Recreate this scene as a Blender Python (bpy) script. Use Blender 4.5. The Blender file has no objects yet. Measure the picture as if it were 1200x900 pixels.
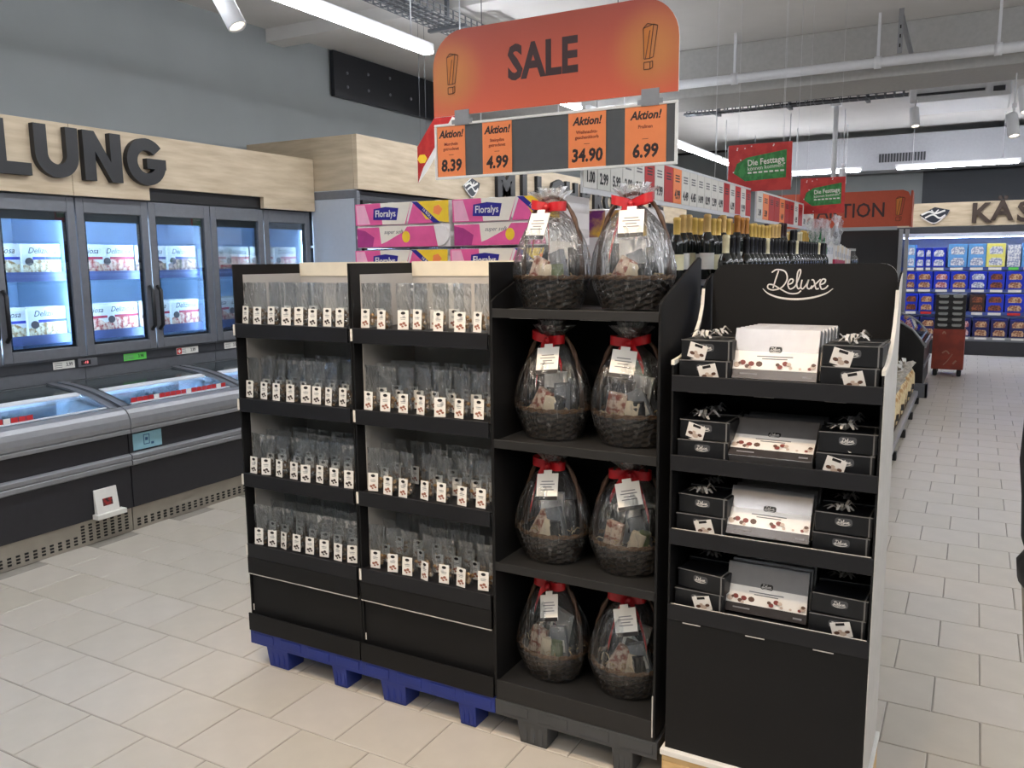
import bpy, bmesh, math, random
from mathutils import Matrix, Vector
SC = bpy.context.scene
COL = SC.collection
R = math.radians
rnd = random.Random(7)

# ------------------------------------------------------------------ camera
HCAM = 1.665
def camera_axes(yaw, pitch, roll):
    fw = Vector((-math.sin(yaw)*math.cos(pitch), math.cos(yaw)*math.cos(pitch), -math.sin(pitch)))
    rt = Vector((math.cos(yaw), math.sin(yaw), 0)); dn = fw.cross(rt)
    return rt*math.cos(roll)+dn*math.sin(roll), dn*math.cos(roll)-rt*math.sin(roll), fw
_rt, _dn, _fw = camera_axes(R(29.0), R(8.4), R(.56))
cam_data = bpy.data.cameras.new('camera'); cam = bpy.data.objects.new('camera', cam_data); COL.objects.link(cam)
cam_data.sensor_fit = 'HORIZONTAL'; cam_data.sensor_width = 36; cam_data.lens = 975*36/1200
cam_data.clip_start = .05; cam_data.clip_end = 100
_m = Matrix((( _rt.x, -_dn.x, -_fw.x, 0), (_rt.y, -_dn.y, -_fw.y, 0), (_rt.z, -_dn.z, -_fw.z, HCAM), (0, 0, 0, 1)))
cam.matrix_world = _m
SC.camera = cam

# ------------------------------------------------------------------ world, exposure
w = bpy.data.worlds.new('store_daylight'); SC.world = w; w.use_nodes = True
w.node_tree.nodes['Background'].inputs[0].default_value = (.83, .9, 1, 1)
w.node_tree.nodes['Background'].inputs[1].default_value = .35
SC.view_settings.view_transform = 'Standard'; SC.view_settings.look = 'None'
SC.view_settings.gamma = 1; SC.view_settings.use_curve_mapping = False
SC.view_settings.exposure = 0.55
TUBE = 30.0          # emission of the ceiling tubes
SPOT = 34.0          # watts of one track spot
SC.cycles.use_denoising = True
SC.cycles.max_bounces = 8; SC.cycles.transparent_max_bounces = 24; SC.cycles.diffuse_bounces = 3
SC.cycles.glossy_bounces = 3; SC.cycles.transmission_bounces = 4
SC.cycles.sample_clamp_indirect = 6

# ------------------------------------------------------------------ materials
def lin(c):
    return tuple((x/255/12.92) if x/255 <= .04045 else ((x/255+.055)/1.055)**2.4 for x in c)
MATS = {}
def mat(name, rgb, rough=.5, metal=0, var=.05, scale=25, bump=0, bscale=None, spec=.5, emit=None, es=0, stretch=None, coat=0):
    if name in MATS: return MATS[name]
    m = bpy.data.materials.new(name); m.use_nodes = True; nt = m.node_tree; N = nt.nodes; L = nt.links
    b = N['Principled BSDF']
    b.inputs['Roughness'].default_value = rough; b.inputs['Metallic'].default_value = metal
    b.inputs['Specular IOR Level'].default_value = spec; b.inputs['Coat Weight'].default_value = coat
    tc = N.new('ShaderNodeTexCoord'); nz = N.new('ShaderNodeTexNoise'); nz.inputs['Scale'].default_value = scale
    nz.inputs['Detail'].default_value = 3
    mp = N.new('ShaderNodeMapping'); L.new(tc.outputs['Object'], mp.inputs[0]); L.new(mp.outputs[0], nz.inputs['Vector'])
    if stretch: mp.inputs['Scale'].default_value = stretch
    c = lin(rgb)
    cr = N.new('ShaderNodeValToRGB'); cr.color_ramp.elements[0].position = .3; cr.color_ramp.elements[1].position = .7
    cr.color_ramp.elements[0].color = tuple(max(0, x*(1-var)) for x in c)+(1,)
    cr.color_ramp.elements[1].color = tuple(min(1, x*(1+var)) for x in c)+(1,)
    L.new(nz.outputs['Fac'], cr.inputs[0]); L.new(cr.outputs[0], b.inputs['Base Color'])
    if bump:
        n2 = nz
        if bscale:
            n2 = N.new('ShaderNodeTexNoise'); n2.inputs['Scale'].default_value = bscale; L.new(mp.outputs[0], n2.inputs['Vector'])
        bp = N.new('ShaderNodeBump'); bp.inputs['Strength'].default_value = bump; bp.inputs['Distance'].default_value = .01
        L.new(n2.outputs['Fac'], bp.inputs['Height']); L.new(bp.outputs[0], b.inputs['Normal'])
    if emit:
        b.inputs['Emission Color'].default_value = lin(emit)+(1,); b.inputs['Emission Strength'].default_value = es
    MATS[name] = m
    return m
def film(name, base=.06, gain=.5, rough=.12, bump=.6, scale=(14, 14, 5), tint=(245, 248, 250), streak=0):
    # thin clear plastic: mostly transparent with glossy creases
    m = bpy.data.materials.new(name); m.use_nodes = True; nt = m.node_tree; N = nt.nodes; L = nt.links
    N.remove(N['Principled BSDF']); out = N['Material Output']
    tr = N.new('ShaderNodeBsdfTransparent'); tr.inputs[0].default_value = lin(tint)+(1,)
    gl = N.new('ShaderNodeBsdfGlossy'); gl.inputs['Roughness'].default_value = rough; gl.inputs[0].default_value = (.95, .95, .95, 1)
    tc = N.new('ShaderNodeTexCoord'); mp = N.new('ShaderNodeMapping'); mp.inputs['Scale'].default_value = scale
    nz = N.new('ShaderNodeTexNoise'); nz.inputs['Scale'].default_value = 2.2; nz.inputs['Detail'].default_value = 4; nz.inputs['Distortion'].default_value = .8
    L.new(tc.outputs['Object'], mp.inputs[0]); L.new(mp.outputs[0], nz.inputs['Vector'])
    bp = N.new('ShaderNodeBump'); bp.inputs['Strength'].default_value = bump; bp.inputs['Distance'].default_value = .02
    L.new(nz.outputs['Fac'], bp.inputs['Height']); L.new(bp.outputs[0], gl.inputs['Normal'])
    lw = N.new('ShaderNodeLayerWeight'); lw.inputs[0].default_value = .35; L.new(bp.outputs[0], lw.inputs['Normal'])
    ma = N.new('ShaderNodeMath'); ma.operation = 'MULTIPLY_ADD'; ma.inputs[1].default_value = gain; ma.inputs[2].default_value = base
    L.new(lw.outputs['Fresnel'], ma.inputs[0])
    if streak:  # noise-shaped white streaks mixed in to imitate highlights on the film
        sr = N.new('ShaderNodeMapRange'); sr.inputs[1].default_value = .56; sr.inputs[2].default_value = .74; sr.inputs[3].default_value = 0; sr.inputs[4].default_value = streak
        L.new(nz.outputs['Fac'], sr.inputs[0]); ad = N.new('ShaderNodeMath'); ad.operation = 'ADD'; ad.use_clamp = True
        L.new(ma.outputs[0], ad.inputs[0]); L.new(sr.outputs[0], ad.inputs[1]); ma = ad
    mx = N.new('ShaderNodeMixShader'); L.new(ma.outputs[0], mx.inputs[0]); L.new(tr.outputs[0], mx.inputs[1]); L.new(gl.outputs[0], mx.inputs[2])
    L.new(mx.outputs[0], out.inputs['Surface']); MATS[name] = m
    return m
def two_tone(name, a, b, scale, lo=.45, hi=.55, rough=.6, kind='noise', stretch=(1, 1, 1), detail=4, bump=0, metal=0):
    # mottled print or wood: two colours through a noise
    m = bpy.data.materials.new(name); m.use_nodes = True; nt = m.node_tree; N = nt.nodes; L = nt.links
    p = N['Principled BSDF']; p.inputs['Roughness'].default_value = rough; p.inputs['Metallic'].default_value = metal
    tc = N.new('ShaderNodeTexCoord'); mp = N.new('ShaderNodeMapping'); mp.inputs['Scale'].default_value = stretch
    L.new(tc.outputs['Object'], mp.inputs[0])
    if kind == 'voronoi':
        t = N.new('ShaderNodeTexVoronoi'); t.inputs['Scale'].default_value = scale; src = t.outputs['Distance']
    else:
        t = N.new('ShaderNodeTexNoise'); t.inputs['Scale'].default_value = scale; t.inputs['Detail'].default_value = detail; src = t.outputs['Fac']
    L.new(mp.outputs[0], t.inputs['Vector'])
    cr = N.new('ShaderNodeValToRGB'); e = cr.color_ramp.elements
    e[0].position = lo; e[1].position = hi; e[0].color = lin(a)+(1,); e[1].color = lin(b)+(1,)
    L.new(src, cr.inputs[0]); L.new(cr.outputs[0], p.inputs['Base Color'])
    if bump:
        bp = N.new('ShaderNodeBump'); bp.inputs['Strength'].default_value = bump; bp.inputs['Distance'].default_value = .01
        L.new(src, bp.inputs['Height']); L.new(bp.outputs[0], p.inputs['Normal'])
    MATS[name] = m
    return m
def glow(name, rgb, s):
    m = bpy.data.materials.new(name); m.use_nodes = True; N = m.node_tree.nodes
    p = N['Principled BSDF']; p.inputs['Base Color'].default_value = (.8, .8, .8, 1)
    p.inputs['Emission Color'].default_value = lin(rgb)+(1,); p.inputs['Emission Strength'].default_value = s
    MATS[name] = m
    return m

# ------------------------------------------------------------------ mesh helpers
class MB:
    def __init__(s): s.v = []; s.f = []; s.mi = []; s.sm = []
    def add(s, vs, fs, mi=0, smooth=False, M=None):
        o = len(s.v)
        for p in vs:
            p = Vector(p)
            s.v.append(tuple(M @ p) if M else tuple(p))
        for f in fs: s.f.append(tuple(i+o for i in f)); s.mi.append(mi); s.sm.append(smooth)
        return s
    def box(s, x0, x1, y0, y1, z0, z1, mi=0, M=None):
        vs = [(x, y, z) for z in (z0, z1) for y in (y0, y1) for x in (x0, x1)]
        return s.add(vs, [(0, 2, 3, 1), (4, 5, 7, 6), (0, 1, 5, 4), (2, 6, 7, 3), (0, 4, 6, 2), (1, 3, 7, 5)], mi, False, M)
    def hexa(s, b, t, mi=0, M=None):           # b, t: 4 points each, same winding
        return s.add(list(b)+list(t), [(3, 2, 1, 0), (4, 5, 6, 7), (0, 1, 5, 4), (1, 2, 6, 5), (2, 3, 7, 6), (3, 0, 4, 7)], mi, False, M)
    def tube(s, path, r, n=8, mi=0, closed=False, M=None, cap=True):
        P = [Vector(p) for p in path]; k = len(P); rr = r if isinstance(r, (list, tuple)) else [r]*k
        vs = []; up = None
        for i in range(k):
            a = P[(i-1) % k] if closed or i else P[0]; b = P[(i+1) % k] if closed or i < k-1 else P[-1]
            t = (b-a).normalized()
            if up is None:
                up = Vector((0, 0, 1)) if abs(t.z) < .9 else Vector((1, 0, 0))
            u = (up-t*up.dot(t)).normalized(); w_ = t.cross(u); up = u
            for j in range(n):
                q = 2*math.pi*j/n; vs.append(P[i]+(u*math.cos(q)+w_*math.sin(q))*rr[i])
        fs = []
        for i in range(k if closed else k-1):
            for j in range(n):
                a = i*n+j; b = i*n+(j+1) % n; c = ((i+1) % k)*n+(j+1) % n; d = ((i+1) % k)*n+j
                fs.append((a, b, c, d))
        if cap and not closed: fs += [tuple(range(n-1, -1, -1)), tuple((k-1)*n+j for j in range(n))]
        return s.add(vs, fs, mi, True, M)
    def lathe(s, prof, n=16, mi=0, M=None, sx=1, sy=1, cap=True, fn=None, smooth=True):
        vs = []
        for i, (r, z) in enumerate(prof):
            for j in range(n):
                q = 2*math.pi*j/n; k = fn(i, j, q) if fn else 1
                vs.append((r*k*math.cos(q)*sx, r*k*math.sin(q)*sy, z))
        fs = []
        for i in range(len(prof)-1):
            for j in range(n): fs.append((i*n+j, i*n+(j+1) % n, (i+1)*n+(j+1) % n, (i+1)*n+j))
        s.add(vs, fs, mi, smooth, M)
        if cap: s.add(vs[:n], [tuple(range(n-1, -1, -1))], mi, False, M); s.add(vs[-n:], [tuple(range(n))], mi, False, M)
        return s
    def prism(s, poly, t0, t1, mi=0, M=None, smi=None):   # poly in XY, extruded along Z t0..t1 then M
        n = len(poly)
        vs = [(x, y, t0) for x, y in poly]+[(x, y, t1) for x, y in poly]
        s.add(vs, [tuple(range(n-1, -1, -1)), tuple(range(n, 2*n))], mi, False, M)
        return s.add(vs, [(i, (i+1) % n, n+(i+1) % n, n+i) for i in range(n)], mi if smi is None else smi, False, M)
    def stroke(s, pts, wd, th, mi=0, M=None, sub=6):       # a flat pen stroke in XY with thickness th
        P = spline(pts, sub); k = len(P); vs = []
        for i in range(k):
            a = P[max(0, i-1)]; b = P[min(k-1, i+1)]; d = (b-a); d = d/(d.length or 1); nx, ny = -d.y, d.x
            ww = wd(i/(k-1)) if callable(wd) else wd
            vs += [(P[i].x+nx*ww/2, P[i].y+ny*ww/2, th), (P[i].x-nx*ww/2, P[i].y-ny*ww/2, th)]
        fs = [(2*i+1, 2*i+3, 2*i+2, 2*i) for i in range(k-1)]
        return s.add(vs, fs, mi, False, M)
    def blob(s, c, r, mi=0, seed=0, amp=.25, M=None, n=7, m_=5):
        g = random.Random(seed); rx, ry, rz = r if isinstance(r, (tuple, list)) else (r, r, r); vs = []; fs = []
        vs.append((c[0], c[1], c[2]-rz))
        for i in range(1, m_):
            a = math.pi*i/m_
            for j in range(n):
                q = 2*math.pi*j/n; k = 1+amp*(g.random()-.5)*2
                vs.append((c[0]+rx*k*math.sin(a)*math.cos(q), c[1]+ry*k*math.sin(a)*math.sin(q), c[2]-rz*math.cos(a)*k))
        vs.append((c[0], c[1], c[2]+rz)); t = len(vs)-1
        for j in range(n): fs.append((0, 1+(j+1) % n, 1+j)); fs.append((t, 1+(m_-2)*n+j, 1+(m_-2)*n+(j+1) % n))
        for i in range(m_-2):
            for j in range(n): fs.append((1+i*n+j, 1+i*n+(j+1) % n, 1+(i+1)*n+(j+1) % n, 1+(i+1)*n+j))
        return s.add(vs, fs, mi, True, M)
    def mesh(s, name, mats):
        me = bpy.data.meshes.new(name); me.from_pydata(s.v, [], s.f)
        for m in (mats if isinstance(mats, (list, tuple)) else [mats]): me.materials.append(m)
        me.polygons.foreach_set('material_index', s.mi); me.polygons.foreach_set('use_smooth', s.sm); me.update()
        return me
    def build(s, name, mats, parent=None, loc=(0, 0, 0), rot=(0, 0, 0), bevel=0):
        return link(name, s.mesh(name, mats), parent, loc, rot, bevel)
def link(name, me, parent=None, loc=(0, 0, 0), rot=(0, 0, 0), bevel=0):
    o = bpy.data.objects.new(name, me); COL.objects.link(o); o.parent = parent; o.location = loc; o.rotation_euler = rot
    if bevel:
        b = o.modifiers.new('edge', 'BEVEL'); b.width = bevel; b.segments = 2; b.limit_method = 'ANGLE'; b.angle_limit = R(40)
    return o
def spline(pts, sub=6):
    P = [Vector((p[0], p[1], 0)) for p in pts]
    if len(P) < 3 or sub < 2: return P
    Q = [P[0]*2-P[1]]+P+[P[-1]*2-P[-2]]; out = []
    for i in range(1, len(Q)-2):
        a, b, c, d = Q[i-1:i+3]
        for k in range(sub):
            t = k/sub; out.append(.5*((2*b)+(c-a)*t+(2*a-5*b+4*c-d)*t*t+(3*b-a-3*c+d)*t**3))
    return out+[P[-1]]
def rrect(w_, h_, r, n=4, corners='1111'):
    # rounded rectangle centred at 0; corners in order bl, br, tr, tl
    pts = []
    for k, (cx, cy, a0) in enumerate(((-w_/2, -h_/2, 180), (w_/2, -h_/2, 270), (w_/2, h_/2, 0), (-w_/2, h_/2, 90))):
        if corners[k] == '0': pts.append((cx, cy)); continue
        ox = cx+(r if cx < 0 else -r); oy = cy+(r if cy < 0 else -r)
        for i in range(n+1):
            a = R(a0+90*i/n); pts.append((ox+r*math.cos(a), oy+r*math.sin(a)))
    return pts
FY = Matrix(((1, 0, 0, 0), (0, 0, -1, 0), (0, 1, 0, 0), (0, 0, 0, 1)))     # XY plane -> upright, facing -Y
FX = Matrix(((0, 0, 1, 0), (1, 0, 0, 0), (0, 1, 0, 0), (0, 0, 0, 1)))      # XY plane -> upright, facing +X
def T(x, y, z): return Matrix.Translation((x, y, z))
_textcache = {}
def text_mesh(s, size, m, ext=.0004, bold=0, sx=1, align='CENTER', shear=0, space=1):
    key = (s, size, m.name, ext, bold, sx, align, shear, space)
    if key in _textcache: return _textcache[key]
    cu = bpy.data.curves.new('lettering', 'FONT'); cu.body = s; cu.size = size; cu.extrude = ext; cu.offset = bold*size
    cu.align_x = align; cu.align_y = 'CENTER'; cu.resolution_u = 2; cu.shear = shear; cu.space_character = space; cu.space_line = .85
    o = bpy.data.objects.new('lettering', cu)
    COL.objects.link(o); dg = bpy.context.evaluated_depsgraph_get(); dg.update()
    me = bpy.data.meshes.new_from_object(o.evaluated_get(dg)); bpy.data.objects.remove(o); bpy.data.curves.remove(cu)
    me.materials.clear(); me.materials.append(m)
    if sx != 1: me.transform(Matrix.Scale(sx, 4, (1, 0, 0)))
    _textcache[key] = me
    return me
def text(s, size, m, parent, M, name='lettering', **k):
    o = link(name, text_mesh(s, size, m, **k), parent); o.matrix_local = M
    return o
def tag(o, label, cat, group=None, kind=None):
    if kind: o['kind'] = kind
    if label: o['label'] = label
    if cat: o['category'] = cat
    if group: o['group'] = group
    return o
def thing(name, label, cat, loc=(0, 0, 0), rotz=0, group=None):
    o = bpy.data.objects.new(name, None); COL.objects.link(o); o.location = loc; o.rotation_euler = (0, 0, rotz); o.empty_display_size = .05
    return tag(o, label, cat, group)
def dup(root, label, loc=None, rotz=None, group=None):
    r = root.copy(); COL.objects.link(r)
    if loc is not None: r.location = loc
    if rotz is not None: r.rotation_euler = (0, 0, rotz)
    r['label'] = label
    if group: r['group'] = group
    for ch in list(root.children):
        c = ch.copy(); COL.objects.link(c); c.parent = r
        for g in ch.children:
            d = g.copy(); COL.objects.link(d); d.parent = c
    return r
def struct(o): o['kind'] = 'structure'; return o
ORD = ['first', 'second', 'third', 'fourth', 'fifth', 'sixth', 'seventh', 'eighth', 'ninth', 'tenth', 'eleventh', 'twelfth', 'thirteenth', 'fourteenth']

# ------------------------------------------------------------------ shared materials
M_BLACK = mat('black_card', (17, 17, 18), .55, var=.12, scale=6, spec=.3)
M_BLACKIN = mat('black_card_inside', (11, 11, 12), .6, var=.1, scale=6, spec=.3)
M_WHITE = mat('white_card', (232, 230, 224), .55, var=.03)
M_CREAM = mat('cream_card', (235, 226, 205), .6, var=.03)
M_GREYCARD = mat('grey_card', (188, 184, 178), .65, var=.05, scale=8)
M_DARKINK = mat('dark_ink', (45, 28, 30), .5)
M_INK = mat('black_ink', (24, 22, 24), .5)
M_WOOD = two_tone('light_oak', (176, 158, 132), (206, 190, 164), 2.2, .3, .72, .55, stretch=(1.2, 1.2, 9), detail=6, bump=.05)
M_WOODX = two_tone('light_oak_end', (168, 152, 128), (196, 180, 155), 2.2, .3, .72, .55, stretch=(1.2, 1.2, 9), detail=6, bump=.05)
M_STEEL = mat('brushed_steel', (150, 152, 156), .35, .85, var=.06, scale=20, stretch=(1, .1, 4))
M_ALU = mat('grey_aluminium', (152, 154, 158), .38, .55, var=.04)
M_GREY = mat('grey_metal', (112, 115, 121), .42, .3, var=.05)
M_DGREY = mat('dark_grey_metal', (62, 64, 69), .45, .2, var=.06)
M_PANEL = mat('anthracite_panel', (40, 40, 45), .4, 0, var=.06)
M_PLASTBLACK = mat('black_plastic', (22, 22, 24), .4)
M_WHITEMETAL = mat('white_metal', (222, 224, 228), .4, var=.02)
M_RED = mat('red_ribbon', (178, 24, 32), .35, var=.12, scale=40)
M_REDPAPER = mat('red_paper', (190, 38, 40), .5)
M_ORANGE = mat('orange_card', (255, 146, 86), .5, var=.03)
M_FILM = film('clear_cellophane', .08, .8, .2, .9, (30, 30, 4), streak=.5)
M_POUCH = film('clear_pouch', .06, .55, .25, .8, (26, 26, 10), streak=.3)
M_GLASS = film('door_glass', .035, .75, .01, 0, (1, 1, 1), (236, 244, 250))
M_SILVER = mat('silver_foil', (176, 174, 172), .28, .8, var=.06)
M_SATIN = mat('silver_satin', (206, 203, 198), .35, .35, var=.1, scale=60)

# ================================================================== the room
CEIL = 3.85
X0, X1, Y0, Y1 = -6.0, 6.5, -5.0, 17.3
M_FLOORTILE = []
for k, c in enumerate(((190, 183, 171), (188, 181, 168), (192, 185, 174))):
    M_FLOORTILE.append(mat('floor_tile_%d' % k, c, .34, var=.035, scale=9, bump=.02, bscale=120))
M_GROUT = mat('grey_grout', (148, 143, 134), .8)
floor = struct(MB().box(X0, X1, Y0, Y1, -.1, -.004).build('floor', M_GROUT))
TW, TH = .306, .297
def tile_mesh(m):
    b = MB(); g = .0022; e = .0025; x, y = TW-2*g, TH-2*g
    b.hexa([(g, g, -.02), (g+x, g, -.02), (g+x, g+y, -.02), (g, g+y, -.02)], [(g, g, -.002), (g+x, g, -.002), (g+x, g+y, -.002), (g, g+y, -.002)])
    b.hexa([(g, g, -.002), (g+x, g, -.002), (g+x, g+y, -.002), (g, g+y, -.002)], [(g+e, g+e, 0), (g+x-e, g+e, 0), (g+x-e, g+y-e, 0), (g+e, g+y-e, 0)])
    return b.mesh('tile', m)
tms = [tile_mesh(m) for m in M_FLOORTILE]
spots = []
row = 0
for k in range(-8, 46):
    y = 3.258-TH+k*TH
    for n in range(-16, 20):
        x = (.113 if k % 2 == 0 else -.043)+n*TW
        if y < -1.5 or x < -4.75 or x > 4: continue
        spots.append((x, y))
def size_in_view(s):
    v = Vector((s[0]+TW/2, s[1]+TH/2, -HCAM)); d = v.dot(_fw)
    if d < .5: return -1
    px = 600+975*v.dot(_rt)/d; py = 450+975*v.dot(_dn)/d
    if not (-60 < px < 1260 and py < 985): return -1
    return 1/d
near = sorted((s for s in spots if size_in_view(s) > 0 and not (-2.55 < s[0] < -.5 and 2.5 < s[1] < 8) and s[0] > -4.8), key=lambda s: -size_in_view(s))[:300]
ns = set(near)
for s in near:
    link('tile', tms[rnd.randrange(3)], floor, (s[0], s[1], 0))
far = MB()
for s in spots:
    if s in ns: continue
    g = .0022
    far.box(s[0]+g, s[0]+TW-g, s[1]+g, s[1]+TH-g, -.02, 0, rnd.randrange(3))
far_o = far.build('tile_field', M_FLOORTILE, floor); far_o['kind'] = 'stuff'

M_WALL = mat('grey_paint', (142, 147, 148), .7, var=.04, scale=2)
M_WALLD = mat('slate_paint', (60, 64, 70), .6, var=.05, scale=2)
M_CEIL = mat('white_ceiling', (214, 212, 210), .8, var=.03, scale=3)
struct(MB().box(X0-.2, X0, Y0, Y1, 0, CEIL).build('wall_left', M_WALL))
struct(MB().box(X0, X1, Y1, Y1+.2, 0, CEIL).build('wall_back', M_WALL))
struct(MB().box(X1, X1+.2, Y0, Y1, 0, CEIL).build('wall_right', M_WALL))
struct(MB().box(X0, X1, Y0-.2, Y0, 0, CEIL).build('wall_front', M_WALL))
struct(MB().box(X0-.2, X1+.2, Y0-.2, Y1+.2, CEIL, CEIL+.2).build('ceiling', M_CEIL))
# downstand beams under the ceiling, running across the aisles
struct(MB().box(X0, X1, 8.95, 9.75, 3.36, CEIL).build('trim_1', mat('grey_beam_paint', (178, 178, 176), .75), bevel=.01))
struct(MB().box(X0, X1, 6.1, 6.32, CEIL-.12, CEIL).build('trim_2', M_CEIL))
# black gap where the back wall meets the ceiling
struct(MB().box(X0, X1, Y1-.06, Y1, CEIL-.05, CEIL-.01).build('trim_3', M_PLASTBLACK))
struct(MB().box(-.95, X1, Y1-.03, Y1, 2.4, CEIL-.05).build('trim_4', M_WALLD))

# dark panel high on the grey wall with modelled dots imitating spotlight reflections
t = thing('wall_panel', 'dark blue black panel with pale reflection dots high on the grey wall', 'panel', (X0+.02, 7.9, 3.62))
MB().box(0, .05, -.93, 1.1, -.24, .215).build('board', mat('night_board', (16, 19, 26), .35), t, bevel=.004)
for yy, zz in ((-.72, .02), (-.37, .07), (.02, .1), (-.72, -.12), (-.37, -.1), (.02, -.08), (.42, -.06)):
    MB().lathe([(.0, 0), (.017, 0), (.017, .006), (.0, .006)], 10, M=T(.05, yy, zz) @ Matrix.Rotation(R(90), 4, 'Y')).build('reflection_dot', M_GREY, t)

# ------------------------------------------------------------------ ceiling lights
M_TUBE = glow('white_tube', (248, 250, 255), TUBE)
M_FIX = M_WHITEMETAL
def strip_light(label, p, length, axis='Y', zt=.12, group='linear lights under the ceiling'):
    t = thing('strip_light', label, 'light', p, 0 if axis == 'Y' else R(-90), group)
    MB().box(-.026, .026, 0, length, .0, .055).build('housing', M_FIX, t, bevel=.004)
    MB().box(-.045, .045, .03, length-.03, -.028, 0).build('tube', M_TUBE, t, bevel=.012)
    for yy in (.25, length-.25):
        MB().tube([(0, yy, .055), (0, yy, CEIL-p[2])], .006, 6).build('hanger', M_FIX, t)
    return t
ZL = 3.2
names = ['over the freezer aisle beside the cable tray', 'second along the freezer aisle', 'third along the freezer aisle', 'fourth along the freezer aisle, above the milk cooler', 'last along the freezer aisle']
for i, y in enumerate((2.85, 5.5, 8.2, 10.85, 13.4)):
    strip_light('white linear light '+names[i], (-3.62, y, ZL), 2.5 if i else 2.5)
strip_light('white linear light over the freezer aisle near the entrance', (-3.62, .2, ZL), 2.5)
for i, y in enumerate((-3.2, -.4, 2.4, 5.2)):
    strip_light('white linear light over the wide floor, %s from the entrance' % ORD[i], (1.9, y, ZL), 2.5)
for i, y in enumerate((-3.6, -.8)):
    strip_light('white linear light over the first displays, %s from the entrance' % ORD[i], (-1.2, y, ZL), 2.5)
for i, y in enumerate((-3, 0, 3, 6, 9, 12)):
    strip_light('white linear light over the far aisle, %s from the entrance' % ORD[i], (4.6, y, ZL), 2.5)
for i, x in enumerate((-3.05, -1.25, .75)):
    strip_light('white linear light across the cheese cooler, %s from the milk wall' % ORD[i], (x, 15.15, 3.1), 1.75 if i else 1.3, 'X', group='lights in front of the cheese cooler')

def spot_light(label, p, target, watts, on=True, warm=(255, 222, 180), ang=60, stem=True):
    t = thing('track_spot', label, 'spotlight', p, 0, 'white track spotlights')
    d = (Vector(target)-Vector(p)).normalized(); q = Vector((0, 0, -1)).rotation_difference(d).to_matrix().to_4x4()
    MB().box(-.018, .018, -.05, .05, .16, .2).box(-.008, .008, -.012, .012, .05, .16).build('bracket', M_FIX, t)
    if stem: MB().tube([(0, 0, .2), (0, 0, CEIL-p[2])], .006, 6).build('stem', M_FIX, t)
    MB().lathe([(.0, .09), (.034, .09), (.038, .08), (.038, -.075), (.034, -.08), (.031, -.06), (.031, -.05)], 16, M=q @ Matrix.Scale(1.35, 4), cap=False).build('housing', M_FIX, t)
    MB().lathe([(0, -.052), (.031, -.052)], 16, M=q @ Matrix.Scale(1.35, 4), cap=False).build('lamp', MATS.get('warm_lamp') or glow('warm_lamp', (255, 236, 205), 14), t)
    if on:
        l = bpy.data.lights.new('spot_lamp', 'SPOT'); l.energy = watts; l.color = lin(warm); l.spot_size = R(ang); l.spot_blend = .7; l.shadow_soft_size = .03
        o = bpy.data.objects.new('spot_lamp', l); COL.objects.link(o); o.parent = t
        o.matrix_local = T(*(d*.12)) @ q
    return t
def track(label, y, x0, x1, z=3.28):
    t = thing('light_track', label, 'light track', (x0, y, z), 0)
    MB().box(0, x1-x0, -.018, .018, 0, .03).build('rail', M_FIX, t)
    for xx in (.3, (x1-x0)/2, x1-x0-.3): MB().tube([(xx, 0, .03), (xx, 0, CEIL-z)], .006, 6).build('hanger', M_FIX, t)
def place_spot(label, x, y, target, watts=SPOT, z=3.08, **k): return spot_light(label, (x, y, z), target, watts, stem=z != 3.08, **k)
TR = mat('spot_track_white', (222, 224, 228), .4)
track('white lighting track above the sale displays', 1.25, -3.3, .6)
track('white lighting track above the entrance floor', -.9, -3.3, 1.4)
place_spot('white track spot aimed at the mushroom stands', -2.5, 1.25, (-2.05, 2.4, 1.0))
place_spot('white track spot aimed at the soup vegetable stand', -1.75, 1.25, (-1.6, 2.4, .95))
place_spot('white track spot aimed at the gift baskets', -1.05, 1.25, (-1.1, 2.4, 1.05))
place_spot('white track spot aimed at the chocolate stand', -.4, 1.25, (-.5, 2.4, 1.1))
place_spot('white track spot aimed at the floor before the stands', -1.3, -.9, (-1.1, 1.5, 0))
place_spot('white track spot aimed at the sale sign', -.6, -.9, (-1.4, 3.1, 1.9))
place_spot('white cylinder spot hanging over the freezer aisle', -3.5, 3.3, (-3.1, 3.4, 2.2), 12, z=2.98, warm=(255, 240, 215))
M_SP = 'white spotlight glowing '
for i, (x, y, z, tg) in enumerate(((-2.62, 13.6, 2.86, (-2.6, 13.0, 1.5)), (-1.84, 13.6, 2.86, (-1.7, 13.0, 1.5)))):
    spot_light(M_SP+('in front of the back wall, nearer the milk cooler' if i == 0 else 'above the orange promotion arch'), (x, y, z), tg, 10)
for i, (x, y, z) in enumerate(((-3.35, 9.9, 3.02), (.28, 8.6, 2.98), (.22, 9.4, 2.88), (-.73, 11.0, 3.26))):
    spot_light(M_SP+['beside the second tube row', 'at the frame edge over the walkway, upper one', 'at the frame edge over the walkway, lower one', 'between cable tray and air conditioner'][i], (x, y, z), (x+.3, y-.6, 1), 12)

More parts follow.
